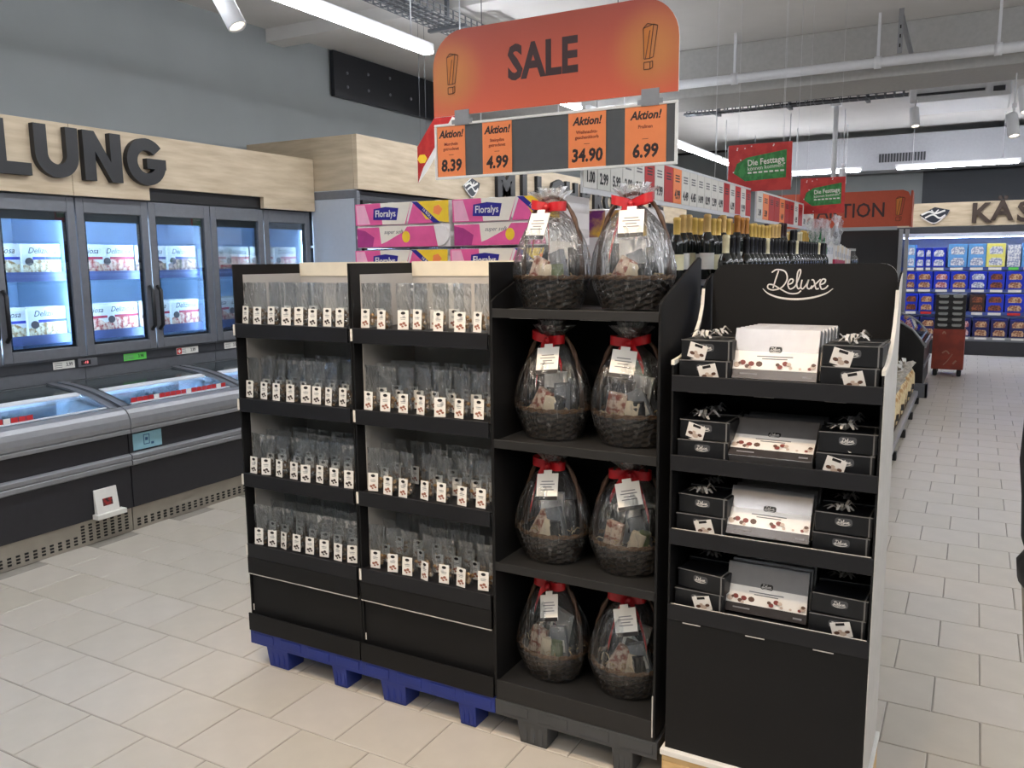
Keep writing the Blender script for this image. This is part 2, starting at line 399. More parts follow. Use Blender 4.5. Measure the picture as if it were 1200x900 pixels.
# ------------------------------------------------------------------ services under the ceiling
M_GALV = mat('galvanised_mesh', (120, 124, 130), .45, .5, var=.1)
def cable_tray(label, p, length, width, axis, height=.07):
    t = thing('cable_tray', label, 'cable tray', p, 0 if axis == 'Y' else R(-90))
    b = MB()
    for s_ in (-1, 1):
        for zz in (0, height/2, height): b.tube([(s_*width/2, 0, zz), (s_*width/2, length, zz)], .004, 5)
    for k in range(5): b.tube([((k-2)*width/5, 0, 0), ((k-2)*width/5, length, 0)], .003, 5)
    b.build('rail_wires', M_GALV, t)
    b = MB(); n = int(length/.09)
    for k in range(n):
        y = length*(k+.5)/n
        b.box(-width/2, width/2, y-.006, y+.006, -.004, .004)
        for s_ in (-1, 1): b.box(s_*width/2-.004, s_*width/2+.004, y-.006, y+.006, 0, height)
    b.build('cross_wires', M_GALV, t)['kind'] = 'stuff'
    b = MB()
    for k in range(4): b.tube([((k-1.5)*width/6, length*q/8, .012+.01*math.sin(q+k)) for q in range(9)], .011, 6)
    b.build('cables', M_DGREY, t)
    for y in (.4, length/2, length-.4):
        MB().box(-width/2-.03, width/2+.03, y-.02, y+.02, -.03, -.004).box(-.015, .015, y-.015, y+.015, -.03, CEIL-p[2]).build('hanger', M_GALV, t)
    return t
cable_tray('galvanised mesh cable tray above the freezer aisle lights', (-3.93, 3.4, 3.58), 5.3, .3, 'Y')
cable_tray('galvanised mesh cable tray crossing behind the ceiling beam', (-3.2, 10.15, 3.38), 2.45, .14, 'X', .12)
t = thing('ceiling_pipe', 'long white pipe clamped before the ceiling beam', 'pipe', (-3.2, 8.55, 3.42))
MB().tube([(0, 0, 0), (6, 0, 0)], .045, 12).build('pipe', M_WHITEMETAL, t)
for x in (1.0, 2.3, 3.25, 4.6):
    MB().tube([(x-.03, 0, 0), (x+.03, 0, 0)], .055, 12).box(x-.012, x+.012, -.012, .012, .04, CEIL-3.42).build('clamp', M_WHITEMETAL, t)
t = thing('pipe_bracket', 'perforated steel wall bracket beside the white pipe', 'bracket', (-.72, 8.5, 3.47))
MB().box(-.02, .02, -.01, .01, 0, CEIL-3.47).hexa([(-.02, .0, .3), (.02, 0, .3), (.1, .2, .0), (.07, .2, .0)], [(-.02, .0, .34), (.02, 0, .34), (.1, .2, .04), (.07, .2, .04)]).build('arm', M_ALU, t)
MB().box(-.006, .006, -.012, -.01, .05, .08).box(-.006, .006, -.012, -.01, .13, .16).box(-.006, .006, -.012, -.01, .21, .24).build('holes', M_PLASTBLACK, t)['kind'] = 'stuff'
# air conditioner cassette and duct
t = thing('ceiling_cassette', 'white ceiling air conditioner with slotted louvre', 'air conditioner', (-.9, 12.4, CEIL-.2))
MB().box(0, 1.15, 0, 1.1, 0, .2).build('body', M_WHITEMETAL, t, bevel=.02)
MB().box(.08, .86, -.02, 0, .08, .11).box(.95, 1.08, -.02, 0, .06, .12).build('louvre', M_DGREY, t)
t = thing('air_duct', 'long white ventilation duct with dark grille before back wall', 'duct', (-4.2, 15.95, 3.15))
MB().box(0, 9, 0, .6, 0, .58).build('body', mat('duct_grey', (160, 162, 168), .5), t, bevel=.01)
b = MB()
for k in range(16): b.box(2.62+k*.046, 2.65+k*.046, -.012, 0, .13, .27)
b.build('grille', M_DGREY, t)
MB().box(3.6, 4.5, -.01, 0, .0, .05).build('slot', M_GREY, t)
t = thing('support_post', 'thin white post between ceiling and orange arch', 'post', (-1.9, 13.12, 2.62))
MB().tube([(0, 0, 0), (0, 0, CEIL-2.62)], .035, 10).build('tube', M_WHITEMETAL, t)
MB().box(-.07, .07, -.07, .07, CEIL-2.65, CEIL-2.62).build('flange', M_WHITEMETAL, t)

# ================================================================== freezer wall
M_ICE = mat('white_liner', (214, 226, 238), .35, var=.02)
M_LED = glow('cold_led', (186, 220, 255), 78.0)
def vents(L0, L1, dense):
    b = MB()
    n = int((L1-L0)/.048)
    for k in range(n):
        y = L0+(k+.5)*(L1-L0)/n
        rows = 6 if dense and y > L1-.34 else 3
        for r_ in range(rows): b.box(.0, .004, y-.011, y+.011, .022+r_*.019, .033+r_*.019)
    return b
def chest(y0, y1, label, k):
    L = y1-y0
    t = thing('chest_freezer', label, 'freezer', (-4.55, y0, 0))
    g = .004
    def profile(pts, name, m, a=g, b=L-g, smooth=False):
        bb = MB(); bb.prism([(x, z) for x, z in pts], -b, -a, 0, Matrix(((1, 0, 0, 0), (0, 0, -1, 0), (0, 1, 0, 0), (0, 0, 0, 1))))
        return bb.build(name, m, t, bevel=.003)
    profile([(-.02, 0), (-.02, .155), (-.68, .155), (-.68, 0)], 'plinth', mat('stainless_plinth', (168, 162, 150), .4, .35, var=.06, scale=10))
    vents(.02, L-.02, k == 1).build('vent_slots', M_PLASTBLACK, t, (-.021, 0, 0))['kind'] = 'stuff'
    profile([(0, .155), (0, .42), (-.06, .42), (-.06, .155)], 'lower_panel', M_PANEL)
    profile([(.0, .42), (.022, .43), (.022, .455), (.012, .46), (.022, .465), (.022, .49), (0, .5), (-.06, .5), (-.06, .42)], 'bumper_rail', M_ALU)
    profile([(-.004, .5), (-.004, .625), (-.06, .625), (-.06, .5)], 'upper_panel', M_PANEL)
    rail = [(.0, .625), (.03, .632), (.03, .655), (.018, .66), (.03, .665), (.034, .69)]+[(.034-.085*(1-math.cos(R(a))), .69+.1*math.sin(R(a))) for a in (20, 40, 60, 80, 90)]+[(-.08, .79), (-.08, .625)]
    profile(rail, 'front_rail', M_ALU)
    profile([(-.06, .155), (-.06, .3), (-.67, .3), (-.67, .155)], 'tub_floor', M_ICE)
    for a, b_ in ((.0, .03), (L-.03, L)):
        profile([(-.06, .3), (-.06, .74), (-.67, .84), (-.67, .3)], 'tub_wall', M_ICE, a+g, b_-g)
    profile([(-.672, .155), (-.672, .9), (-.69, .9), (-.69, .155)], 'back_wall', M_GREY)
    # curved lid: dark rear half, clear front half, grey end frames
    arc = [(-.055-.63*u, .785+.115*u+.022*math.sin(math.pi*min(1, u*1.05))) for u in [q/12 for q in range(13)]]
    def shell(u0, u1, th, y_a, y_b, name, m, dz=0):
        pts = [p for p in arc[u0:u1+1]]; poly = [(x, z+dz) for x, z in pts]+[(x, z+dz-th) for x, z in reversed(pts)]
        return profile(poly, name, m, y_a, y_b)
    shell(0, 6, .006, .075, L-.075, 'glass_lid', M_GLASS)
    shell(6, 12, .012, .04, L-.04, 'rear_lid', mat('smoked_lid', (58, 66, 68), .15, .1, var=.05))
    for a in (.0, L-.075):
        shell(0, 12, .03, a+g, a+.05, 'lid_end_frame', M_GREY, .012)
        shell(0, 11, .012, a+.05, a+.075, 'lid_seal', M_PLASTBLACK, .006)
    shell(5, 6, .012, .08, L-.08, 'lid_bar', M_WHITEMETAL, .01)
    b = MB()
    n = 18
    for q in range(n if k != 1 else 8):
        yy = .1+q*(L-.2)/n
        b.box(-.086, -.082, yy, yy+(L-.2)/n*.86, .802, .83, 1 if q % 6 == 4 else 0)
    b.build('promotion_strip', [M_REDPAPER, M_WHITE], t)
    MB().box(-.081, -.06, .09, L-.09, .795, .802).build('lid_handle_strip', M_WHITEMETAL, t)
    M_FROST = mat('frosted_packs', (196, 218, 240), .5, var=.12, scale=18)
    for q in range(5):
        MB().box(-.62, -.12, .1+q*(L-.2)/5, .09+(q+1)*(L-.2)/5, .3, .5+.05*((q*7+k) % 3)).build('basket_load', M_FROST, t, bevel=.02)
    b = MB()
    for q in range(16): b.box(-.1, -.095, .06+q*(L-.12)/16, .065+q*(L-.12)/16, .32, .74)
    for zz in (.5, .6, .7): b.box(-.1, -.095, .06, L-.06, zz, zz+.006)
    b.build('wire_basket', M_WHITEMETAL, t)
    MB().box(-.66, -.64, .1, L-.1, .8, .815).build('chest_lamp', M_LED, t)
    return t
chests = []
for k, (a, b_, lab) in enumerate(((1.34, 2.31, 'low glass topped chest freezer cut off by the frame'), (2.31, 3.28, 'low chest freezer with white label holder above its vented plinth'),
                                  (3.28, 4.25, 'low chest freezer with pale blue sticker on its dark front'), (4.25, 5.22, 'low chest freezer half hidden behind the mushroom stands'))):
    chests.append(chest(a, b_, lab, k))
t = thing('label_holder', 'white sloped label holder with red print on freezer front', 'label holder', (-4.545, 3.01, .155))
MB().hexa([(0, 0, .03), (.03, 0, .03), (.03, .15, .03), (0, .15, .03)], [(0, 0, .175), (.008, 0, .175), (.008, .15, .175), (0, .15, .175)]).build('plate', M_WHITE, t, bevel=.002)
MB().box(0, .055, -.015, .18, 0, .03).build('ledge', M_WHITE, t, bevel=.003)
MB().hexa([(.0245, .045, .07), (.025, .045, .07), (.025, .11, .07), (.0245, .11, .07)], [(.018, .045, .115), (.0195, .045, .115), (.0195, .11, .115), (.018, .11, .115)]).build('red_print', two_tone('red_print', (150, 40, 38), (70, 40, 40), 60), t)
t = thing('cooling_sticker', 'pale blue sticker with small pictogram on the chest freezer front', 'sticker', (-4.5525, 3.31, .512))
MB().box(0, .003, 0, .21, 0, .105).build('sheet', mat('pale_blue_print', (140, 186, 200), .4, var=.1, scale=14), t)
b = MB()
for a in ((.075, .12, .025, .03), (.075, .12, .085, .09), (.075, .08, .025, .09), (.115, .12, .025, .09), (.088, .107, .05, .07), (.13, .15, .02, .035)): b.box(.003, .0036, a[0], a[1], a[2], a[3])
b.build('pictogram', mat('sticker_blue', (50, 90, 130), .5), t)

# ------------------------------------------------------------------ upright freezers
XD = -5.25; ZB, ZT = 1.06, 2.11
M_INN = mat('cold_liner', (196, 220, 246), .5, var=.04, scale=4)
def upright(y0, label, n=2):
    L = .557*n
    t = thing('upright_freezer', label, 'freezer', (XD, y0, 0))
    MB().box(-.7, -.66, 0, L, .9, ZT).box(-.66, -.03, 0, L, ZT-.06, ZT).box(-.66, -.03, 0, L, ZB-.04, ZB).box(-.66, -.03, 0, .02, ZB, ZT-.06).box(-.66, -.03, L-.02, L, ZB, ZT-.06).build('cabinet', M_INN, t)
    MB().box(-.05, .0, .002, L-.002, .9, ZB-.075).box(-.05, .012, .002, L-.002, ZB-.012, ZB).build('lower_fascia', M_GREY, t, bevel=.003)
    MB().box(-.05, .008, .002, L-.002, ZB-.075, ZB-.012).build('price_rail', M_DGREY, t)
    for k in range(3):
        z = (1.165, 1.575, 1.87)[k]
        if k < 2: MB().box(-.62, -.1, .02, L-.02, z-.012, z).build('shelf', M_ICE, t); MB().box(-.1, -.094, .02, L-.02, z-.012, z+.05).build('shelf_front', mat('blue_grey_rail', (78, 84, 120), .5), t)
    for k in range(n+1):
        yy = .022 if k == 0 else (L-.036 if k == n else k*.557-.012)
        MB().box(-.04, -.03, yy, yy+.014, ZB+.05, ZT-.1).build('led_strip', M_LED, t)
    for k in range(n):
        d0 = k*.557+.004; d1 = (k+1)*.557-.004; f = .055
        d = MB().box(0, .035, d0, d0+f, ZB, ZT).box(0, .035, d1-f, d1, ZB, ZT).box(0, .035, d0+f, d1-f, ZB, ZB+.07).box(0, .035, d0+f, d1-f, ZT-.1, ZT).build('door', M_GREY, t, bevel=.004)
        MB().box(.004, .012, d0+f, d0+f+.022, ZB+.07, ZT-.1).box(.004, .012, d1-f-.022, d1-f, ZB+.07, ZT-.1).box(.004, .012, d0+f, d1-f, ZT-.155, ZT-.1).box(.004, .012, d0+f, d1-f, ZB+.07, ZB+.085).build('seal', M_PLASTBLACK, d)
        MB().box(.014, .018, d0+f, d1-f, ZB+.07, ZT-.1).build('pane', M_GLASS, d)
        hy = d1-.03 if k % 2 == 0 else d0+.03
        MB().tube([(.035, hy, 1.2), (.07, hy, 1.23), (.07, hy, 1.48), (.035, hy, 1.51)], .014, 8).build('handle', M_PLASTBLACK, d)
    return t
ups = []
for y0, lab in ((2.386-1.114, 'grey two door upright freezer outside the frame'), (2.386, 'grey upright freezer with blue striped pizza boxes, cut by frame'), (3.5, 'grey two door upright freezer under the letters U N G'), (4.614, 'grey two door upright freezer beside the milk cooler')):
    ups.append(upright(y0, lab))
# pizza boxes
M_PBOX = mat('pizza_carton', (226, 222, 214), .45, var=.03)
M_PIZ = [two_tone('pizza_print_pale', (232, 214, 176), (160, 120, 70), 40, .42, .62), two_tone('pizza_print_red', (228, 190, 160), (170, 60, 50), 36, .42, .62), two_tone('pizza_print_dark', (200, 160, 130), (96, 60, 50), 40, .4, .62)]
M_STR = [mat('blue_stripe', (52, 62, 160), .5), mat('red_stripe', (176, 40, 60), .5), mat('violet_stripe', (70, 60, 130), .5)]
M_HAIR = mat('dark_portrait', (66, 50, 46), .5)
def pizza_box(kind):
    t = thing('pizza_box', 'x', 'pizza box', (0, 0, 0), 0, 'frozen pizza boxes')
    MB().box(-.035, 0, 0, .262, 0, .23).build('carton', M_PBOX, t, bevel=.002)
    b = MB(); pts = [(.002, .002), (.26, .002), (.26, .1)]+[(.13+.128*math.cos(R(a)), .06+.075*math.sin(R(a))) for a in range(30, 151, 15)]+[(.002, .09)]
    b.prism(pts, 0, .0012, 0, FX); b.build('pizza_picture', M_PIZ[kind], t)
    MB().box(0, .0016, .07, .262, .128, .146).build('stripe', M_STR[kind], t)
    MB().prism([(.045+.028*math.cos(R(a)), .115+.026*math.sin(R(a))) for a in range(0, 360, 30)], .001, .0022, 0, FX).build('portrait', M_HAIR, t)
    text('Deliziosa', .055, M_INK, t, T(.0008, .135, .185) @ FX, sx=.95, shear=.35)
    return t
pz = [pizza_box(k) for k in range(3)]
doors = ['door at the frame edge', 'door under letter L', 'door under letter N', 'door under letter G', 'fourth full door', 'door nearest the milk cooler']
first = [True]*3
kd = {0: 0, 1: 0, 2: 1, 3: 2, 4: 1, 5: 1}
for di in range(6):
    y = 2.386+di*.557
    for si, z in enumerate((1.167, 1.577)):
        for c in range(2):
            k = kd[di] if si else (1 if di > 1 else 0)
            lab = '%s "Deliziosa" pizza box, %s shelf, %s column, %s' % (['blue striped', 'red striped', 'violet striped'][k], ['lower', 'upper'][si], ['near', 'far'][c], doors[di])
            loc = (XD-.125-.02*((di+c) % 2), y+(.022 if di % 2 == 0 else .006)+c*.264, z)
            if first[k]: pz[k].location = loc; pz[k]['label'] = lab; first[k] = False
            else: dup(pz[k], lab, loc)
            for q in (1,):     # the cartons behind fill the shelf
                o = link('pizza_box', pz[k].children[0].data, None, (loc[0]-.08*q, loc[1], z))
                tag(o, 'white pizza carton behind the front one, %s shelf, %s column, %s' % (['lower', 'upper'][si], ['near', 'far'][c], doors[di]), 'pizza box', 'cartons behind the front pizza boxes')
# price tickets on the freezer rail
def ticket(y, w_, s, label, m, x=XD+.009, z=ZB-.07, extra=None, h=.05):
    t = thing('price_ticket', label, 'price ticket', (x, y, z), 0, 'price tickets')
    MB().box(0, .002, 0, w_, 0, h).build('card', m, t)
    text(s, .034, M_INK, t, T(.0025, w_*.75, h/2) @ FX, bold=.012, sx=.8)
    b = MB()
    for q in range(3): b.box(.002, .0025, .008, w_*.42, .01+q*.012, .014+q*.012)
    b.build('small_print', mat('print_grey', (120, 120, 124), .6), t)
    if extra:
        MB().box(.002, .0028, .002, .045, .003, h-.003).build('red_field', M_REDPAPER, t)
        MB().box(.0028, .0034, .018, .029, .012, .038).box(.0028, .0034, .011, .036, .02, .03).build('white_cross', M_WHITE, t)
M_GREENCARD = mat('green_card', (96, 205, 86), .5)
ticket(3.27, .15, '3.99', 'white price ticket 3.99 on the upright freezer rail', M_WHITE)
ticket(3.79, .185, '3.98', 'bright green price ticket on the upright freezer rail', M_GREENCARD)
ticket(4.24, .2, '3.89', 'white price ticket with red cross field on freezer rail', M_WHITE, extra=True)
ticket(4.7, .15, '3.50', 'white price ticket beside the mushroom stand, on freezer rail', M_WHITE)
t = thing('temperature_display', 'small grey controller with red digits on the freezer rail', 'display', (XD+.009, 3.44, ZB-.072))
MB().box(0, .012, 0, .14, 0, .055).build('housing', M_GREY, t, bevel=.002)
MB().box(.012, .0125, .02, .09, .012, .043).build('window', M_PLASTBLACK, t)
text('-18', .026, glow('red_digit', (255, 40, 40), 1.5), t, T(.0128, .055, .028) @ FX)

# ------------------------------------------------------------------ wooden header boards and big letters
XH = -5.16
t = thing('header_board', 'light wood header board above the freezers, two long panels', 'sign board', (XH, 0, 0))
MB().box(-.04, 0, .6, 3.46, ZT+.005, 2.565).build('panel', M_WOOD, t, bevel=.002)
MB().box(-.04, 0, 3.464, 5.74, ZT+.095, 2.565).box(-.04, 0, 3.464, 4.04, ZT+.005, ZT+.095).box(-.04, 0, 5.13, 5.74, ZT+.005, ZT+.095).build('panel', M_WOOD, t, bevel=.002)
MB().box(-.06, -.045, 4.04, 5.13, ZT+.005, ZT+.095).build('vent_recess', M_PLASTBLACK, t)
MB().box(-.7, -.04, .6, 5.74, 2.52, 2.56).build('top_shelf', M_WOODX, t)
M_LETTER = mat('black_letter', (30, 31, 34), .5, var=.05)
def block_letter(ch, y0, z0, w_, h_, st):
    # heavy sans letters drawn as polygons in (y, z)
    b = MB(); e = .045
    def poly(pts): b.prism(pts, 0, e, 0, T(0, y0, z0) @ FX)
    def ring(cx, cy, rx, ry, a0, a1, n=20):
        o = [(cx+rx*math.cos(R(a0+(a1-a0)*k/n)), cy+ry*math.sin(R(a0+(a1-a0)*k/n))) for k in range(n+1)]
        i = [(cx+(rx-st)*math.cos(R(a0+(a1-a0)*k/n)), cy+(ry-st)*math.sin(R(a0+(a1-a0)*k/n))) for k in range(n+1)]
        for k in range(n): poly([o[k], o[k+1], i[k+1], i[k]])
    def bar(x0, x1, z_0, z_1): poly([(x0, z_0), (x1, z_0), (x1, z_1), (x0, z_1)])
    if ch == 'L': bar(0, st, 0, h_); bar(st, w_, 0, st*.9)
    if ch == 'U': bar(0, st, w_/2, h_); bar(w_-st, w_, w_/2, h_); ring(w_/2, w_/2, w_/2, w_/2, 180, 360)
    if ch == 'N': poly([(0, 0), (st, 0), (st, h_*.6), (w_-st, 0), (w_, 0), (w_, h_), (w_-st, h_), (w_-st, h_*.4), (st, h_), (0, h_)])
    if ch == 'G':
        ring(w_/2, h_/2, w_/2, h_/2, 40, 350, 30); e = .0455; bar(w_*.5, w_, h_*.36, h_*.36+st*.85)
    return b
for ch, y, w_ in (('L', 2.94, .232), ('U', 3.2, .29), ('N', 3.525, .277), ('G', 3.842, .315)):
    o = tag(block_letter(ch, 0, 0, w_, .32, .082).build('sign_letter', M_LETTER, None, (XH+.002, y, 2.215)), 'large black block letter %s on the wooden freezer header' % ch, 'letter', 'letters on the freezer header')

# ================================================================== the two dried mushroom stands
YF, YB = 2.36, 2.76
M_TAB = mat('white_tab', (226, 222, 212), .6)
M_SHELFBLUE = mat('black_shelf_lip', (13, 14, 19), .5, var=.1, scale=5)
LIPS = (1.43, 1.13, .82, .52)
SHELFZ = [z-.006 for z in LIPS]
def bag_stand(x0, x1, label):
    w_ = x1-x0; t = thing('display_stand', label, 'display stand', (x0, YF, 0)); D = YB-YF
    for a in (0, w_-.007): MB().box(a, a+.007, .012, D, .15, 1.663).build('side_panel', M_BLACK, t, bevel=.0015)
    bk = MB().box(.007, w_-.007, D-.008, D, .15, 1.663).build('back_panel', M_BLACK, t)
    MB().box(.007, w_-.007, D-.012, D-.0085, .16, 1.625).build('grey_liner', M_GREYCARD, bk)
    MB().box(.009, w_-.008, D-.016, D-.0125, 1.61, 1.668).build('cream_flap', M_CREAM, bk)
    for a in (.0072, w_-.0092): MB().box(a, a+.002, .06, D-.013, .3, 1.622).build('side_liner', M_GREYCARD, bk)
    for k, z in enumerate(LIPS):
        s = MB().box(.009, w_-.009, .012, D-.02, z-.012, z-.006).box(.009, w_-.009, 0, .009, z-.055, z).build('shelf', M_SHELFBLUE, t, bevel=.0015)
        MB().box(.004, .013, -.003, -.0005, z-.047, z-.003).build('tab', M_TAB, s)
    MB().box(.008, w_-.008, .0, .008, .395, LIPS[3]-.056).build('upper_fascia', M_BLACK, t)
    MB().box(.008, w_-.008, -.002, .004, .392, .395).build('fold_line', M_GREYCARD, t)
    MB().box(.008, w_-.008, .02, .028, .15, .391).build('lower_fascia', M_BLACK, t)
    MB().box(.001, w_-.001, -.006, .0, .145, .22).box(.001, w_-.001, 0, D, .145, .15).build('base_tray', M_BLACK, t, bevel=.001)
    MB().box(.006, .011, .017, .0195, .225, .252).build('tab', M_TAB, t)
    return t
SX = [(-2.578, -1.986), (-1.982, -1.392)]
bag_stand(*SX[0], 'tall black card stand of dark mushroom bags, nearest the freezers')
bag_stand(*SX[1], 'tall black card stand of reddish labelled bags, beside gift baskets')
# bags
M_MUSH = [two_tone('dark_dried_mushroom', (50, 38, 30), (128, 104, 78), 60, .35, .65, .8), two_tone('pale_dried_mushroom', (196, 160, 110), (130, 88, 52), 60, .35, .65, .8)]
M_PRINT = [mat('dark_mushroom_print', (56, 46, 42), .6), mat('red_mushroom_print', (150, 98, 80), .6)]
def pouch_mesh(seed):
    g = random.Random(seed); b = MB(); W, Dp, Hh = .033, .022, .165; nz, nx = 7, 6; vs = []
    for s_ in (-1, 1):
        for i in range(nz+1):
            z = Hh*i/nz; th = (Dp*(1-.15*(1-i/2)) if i < 2 else Dp*max(.06, 1-(i-2)/(nz-2.5)))
            lean = .006*(g.random()-.5)*(i > 3)
            for j in range(nx+1):
                u = -1+2*j/nx
                wob = .003*(g.random()-.5) if i > 2 else 0
                vs.append((W*u*(1+.04*(i > 3)), s_*th*(1-u*u)**.5+wob+lean, z+.002+(.003*(g.random()-.5) if i == nz else 0)))
    n = (nz+1)*(nx+1); fs = []
    for k in range(2):
        for i in range(nz):
            for j in range(nx):
                a = k*n+i*(nx+1)+j; q = (a, a+1, a+nx+2, a+nx+1); fs.append(q if k == 0 else q[::-1])
    b.add(vs, fs, 0, True)
    return b.mesh('pouch', M_POUCH)
pouches = [pouch_mesh(k) for k in range(4)]
def contents_mesh(kind, seed):
    g = random.Random(seed); b = MB()
    for k in range(15):
        b.blob(((g.random()-.5)*.044, (g.random()-.5)*.02, .01+g.random()*.05), (.009, .006, .007), 0, seed*31+k, .4, n=6, m_=4)
    return b.mesh('mushrooms', M_MUSH[kind])
conts = [[contents_mesh(k, s+10*k) for s in range(3)] for k in range(2)]
def card_mesh(kind):
    b = MB(); w_, h_ = .0205, .068
    b.box(-w_, w_, -.0008, .0008, 0, h_)
    b.prism([(.009*math.cos(R(a)), .058+.0055*math.sin(R(a))) for a in range(0, 360, 24)], .001, .0014, 1, FY)
    for px, pz_, r_ in ((-.008, .018, .006), (.003, .022, .0065), (.01, .015, .005), (-.002, .011, .0045)):
        b.prism([(px+r_*math.cos(R(a)), pz_+r_*.8*math.sin(R(a))) for a in range(0, 360, 45)], .001, .0013, 2, FY)
    b.box(-.011, .011, -.0012, -.0008, .04, .042, 3).box(-.009, .009, -.0012, -.0008, .035, .0365, 3)
    return b.mesh('label_card', [M_WHITE, M_INK, M_PRINT[kind], MATS.get('print_grey') or mat('print_grey', (120, 120, 124), .6)])
cards = [card_mesh(k) for k in range(2)]
SHN = ['top', 'second', 'third', 'lowest']
for si, (xa, xb) in enumerate(SX):
    n = 8 if si == 0 else 7
    sn = 'stand nearest the freezers' if si == 0 else 'stand beside the gift baskets'
    for k, z in enumerate(SHELFZ):
        for r_ in range(3 if k else 2):
            for c in range(n):
                if r_ and rnd.random() < (.35 if k == 0 else .08): continue
                x = xa+.016+(xb-xa-.032)*(c+.5)/n+rnd.uniform(-.006, .006); y = YF+.045+r_*.085+rnd.uniform(-.006, .006)
                if r_ == 0:
                    lab = '%s bag from the freezer side on the %s shelf, %s' % (ORD[c], SHN[k], sn)
                    gr = 'front row bags on the mushroom stands'
                else:
                    lab = '%s-row bag, %s from the freezer side, %s shelf, %s' % (['', 'second', 'third'][r_], ORD[c], SHN[k], sn)
                    gr = 'bags behind the front row, %s shelf, %s' % (SHN[k], sn)
                t = thing('mushroom_bag', lab, 'bag', (x, y, z), R(rnd.uniform(-14, 14)), gr)
                link('pouch', pouches[rnd.randrange(4)], t)
                link('mushrooms', conts[si][rnd.randrange(3)], t)
                link('label_card', cards[si], t, (rnd.uniform(-.004, .004), -.0235, .003+rnd.uniform(0, .006)), (R(-4), 0, R(rnd.uniform(-5, 5))))

# ------------------------------------------------------------------ pallets
M_BLUEP = mat('blue_plastic', (26, 46, 124), .45, var=.08, scale=12)
M_GREYP = mat('anthracite_plastic', (66, 68, 70), .5, var=.08, scale=12)
def plastic_pallet(label, x0, m, w_=.594, d=.4):
    t = thing('quarter_pallet', label, 'pallet', (x0, YF, 0))
    dk = MB().box(0, w_, .004, d, .105, .143)
    dk.box(0, w_, 0, .006, .085, .143)
    for q in range(4): dk.box(.02+q*.15, .13+q*.15, -.003, 0, .1, .135)
    dk.build('deck', m, t, bevel=.004)
    for cx, wd in ((.145, .12), (.475, .075)):
        for cy in (.055, .345):
            b = MB(); a = wd/2; e = a*.86
            b.hexa([(cx-e, cy-.045, 0), (cx+e, cy-.045, 0), (cx+e, cy+.045, 0), (cx-e, cy+.045, 0)], [(cx-a, cy-.055, .1), (cx+a, cy-.055, .1), (cx+a, cy+.055, .1), (cx-a, cy+.055, .1)])
            for q in (-.5, 0, .5): b.box(cx+q*a-.008, cx+q*a+.008, cy-.052, cy-.046, .012, .1)
            b.build('foot', m, t, bevel=.004)
    return t
plastic_pallet('blue plastic quarter pallet under the stand nearest the freezers', SX[0][0], M_BLUEP)
plastic_pallet('blue plastic quarter pallet under the reddish labelled bag stand', SX[1][0]-.002, M_BLUEP)
p = plastic_pallet('dark grey plastic quarter pallet under the gift basket stand', -1.388, M_GREYP)
M_RAWWOOD = two_tone('raw_pallet_wood', (196, 158, 104), (222, 190, 138), 5, .35, .65, .7, stretch=(1, 6, 6))
t = thing('wooden_pallet', 'raw wooden pallet under the chocolate stand', 'pallet', (-.775, YF-.01, 0))
for x in (0, .25, .5): MB().box(x, x+.09, 0, .42, .0, .1).build('block', M_RAWWOOD, t, bevel=.003)
for y in (0, .085, .17, .255, .34): MB().box(0, .59, y, y+.075, .1, .122).build('deck_board', M_RAWWOOD, t, bevel=.002)
MB().box(-.004, .594, -.008, .42, .122, .14).build('white_slip_sheet', M_WHITE, t, bevel=.002)

# ================================================================== gift basket stand
BX0, BX1 = -1.388, -.803
BZ = (1.512, 1.075, .645, .215)
t = thing('display_stand', 'black card stand with sloped sides holding wrapped gift baskets', 'display stand', (BX0, YF, 0)); w_ = BX1-BX0; D = .4
side = [(0, .15), (D, .15), (D, 1.665), (D-.02, 1.672), (.03, 1.55), (0, 1.535)]
for a in (0, w_-.008):
    MB().prism(side, a, a+.008, 0, Matrix(((0, 0, 1, 0), (1, 0, 0, 0), (0, 1, 0, 0), (0, 0, 0, 1)))).build('side_panel', M_BLACK, t, bevel=.0015)
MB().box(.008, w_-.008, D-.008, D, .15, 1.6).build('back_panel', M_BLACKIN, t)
for k, z in enumerate(BZ):
    lip = .032 if k < 3 else .075
    s = MB().box(.008, w_-.008, .006, D-.01, z-.012, z-.006).box(.004, w_-.004, 0, .006, (z-.03 if k < 3 else .145), z).build('shelf', mat('charcoal_shelf', (28, 28, 28), .55, var=.1), t, bevel=.0015)
    if k < 3:
        for xx in (.07, .32): MB().box(xx, xx+.1, .006, .016, z-.0315, z-.0302).build('fold_edge', M_GREYCARD, s)
MB().box(w_-.01, w_-.006, -.002, 0, .16, .3).build('tab', M_GREYCARD, t)

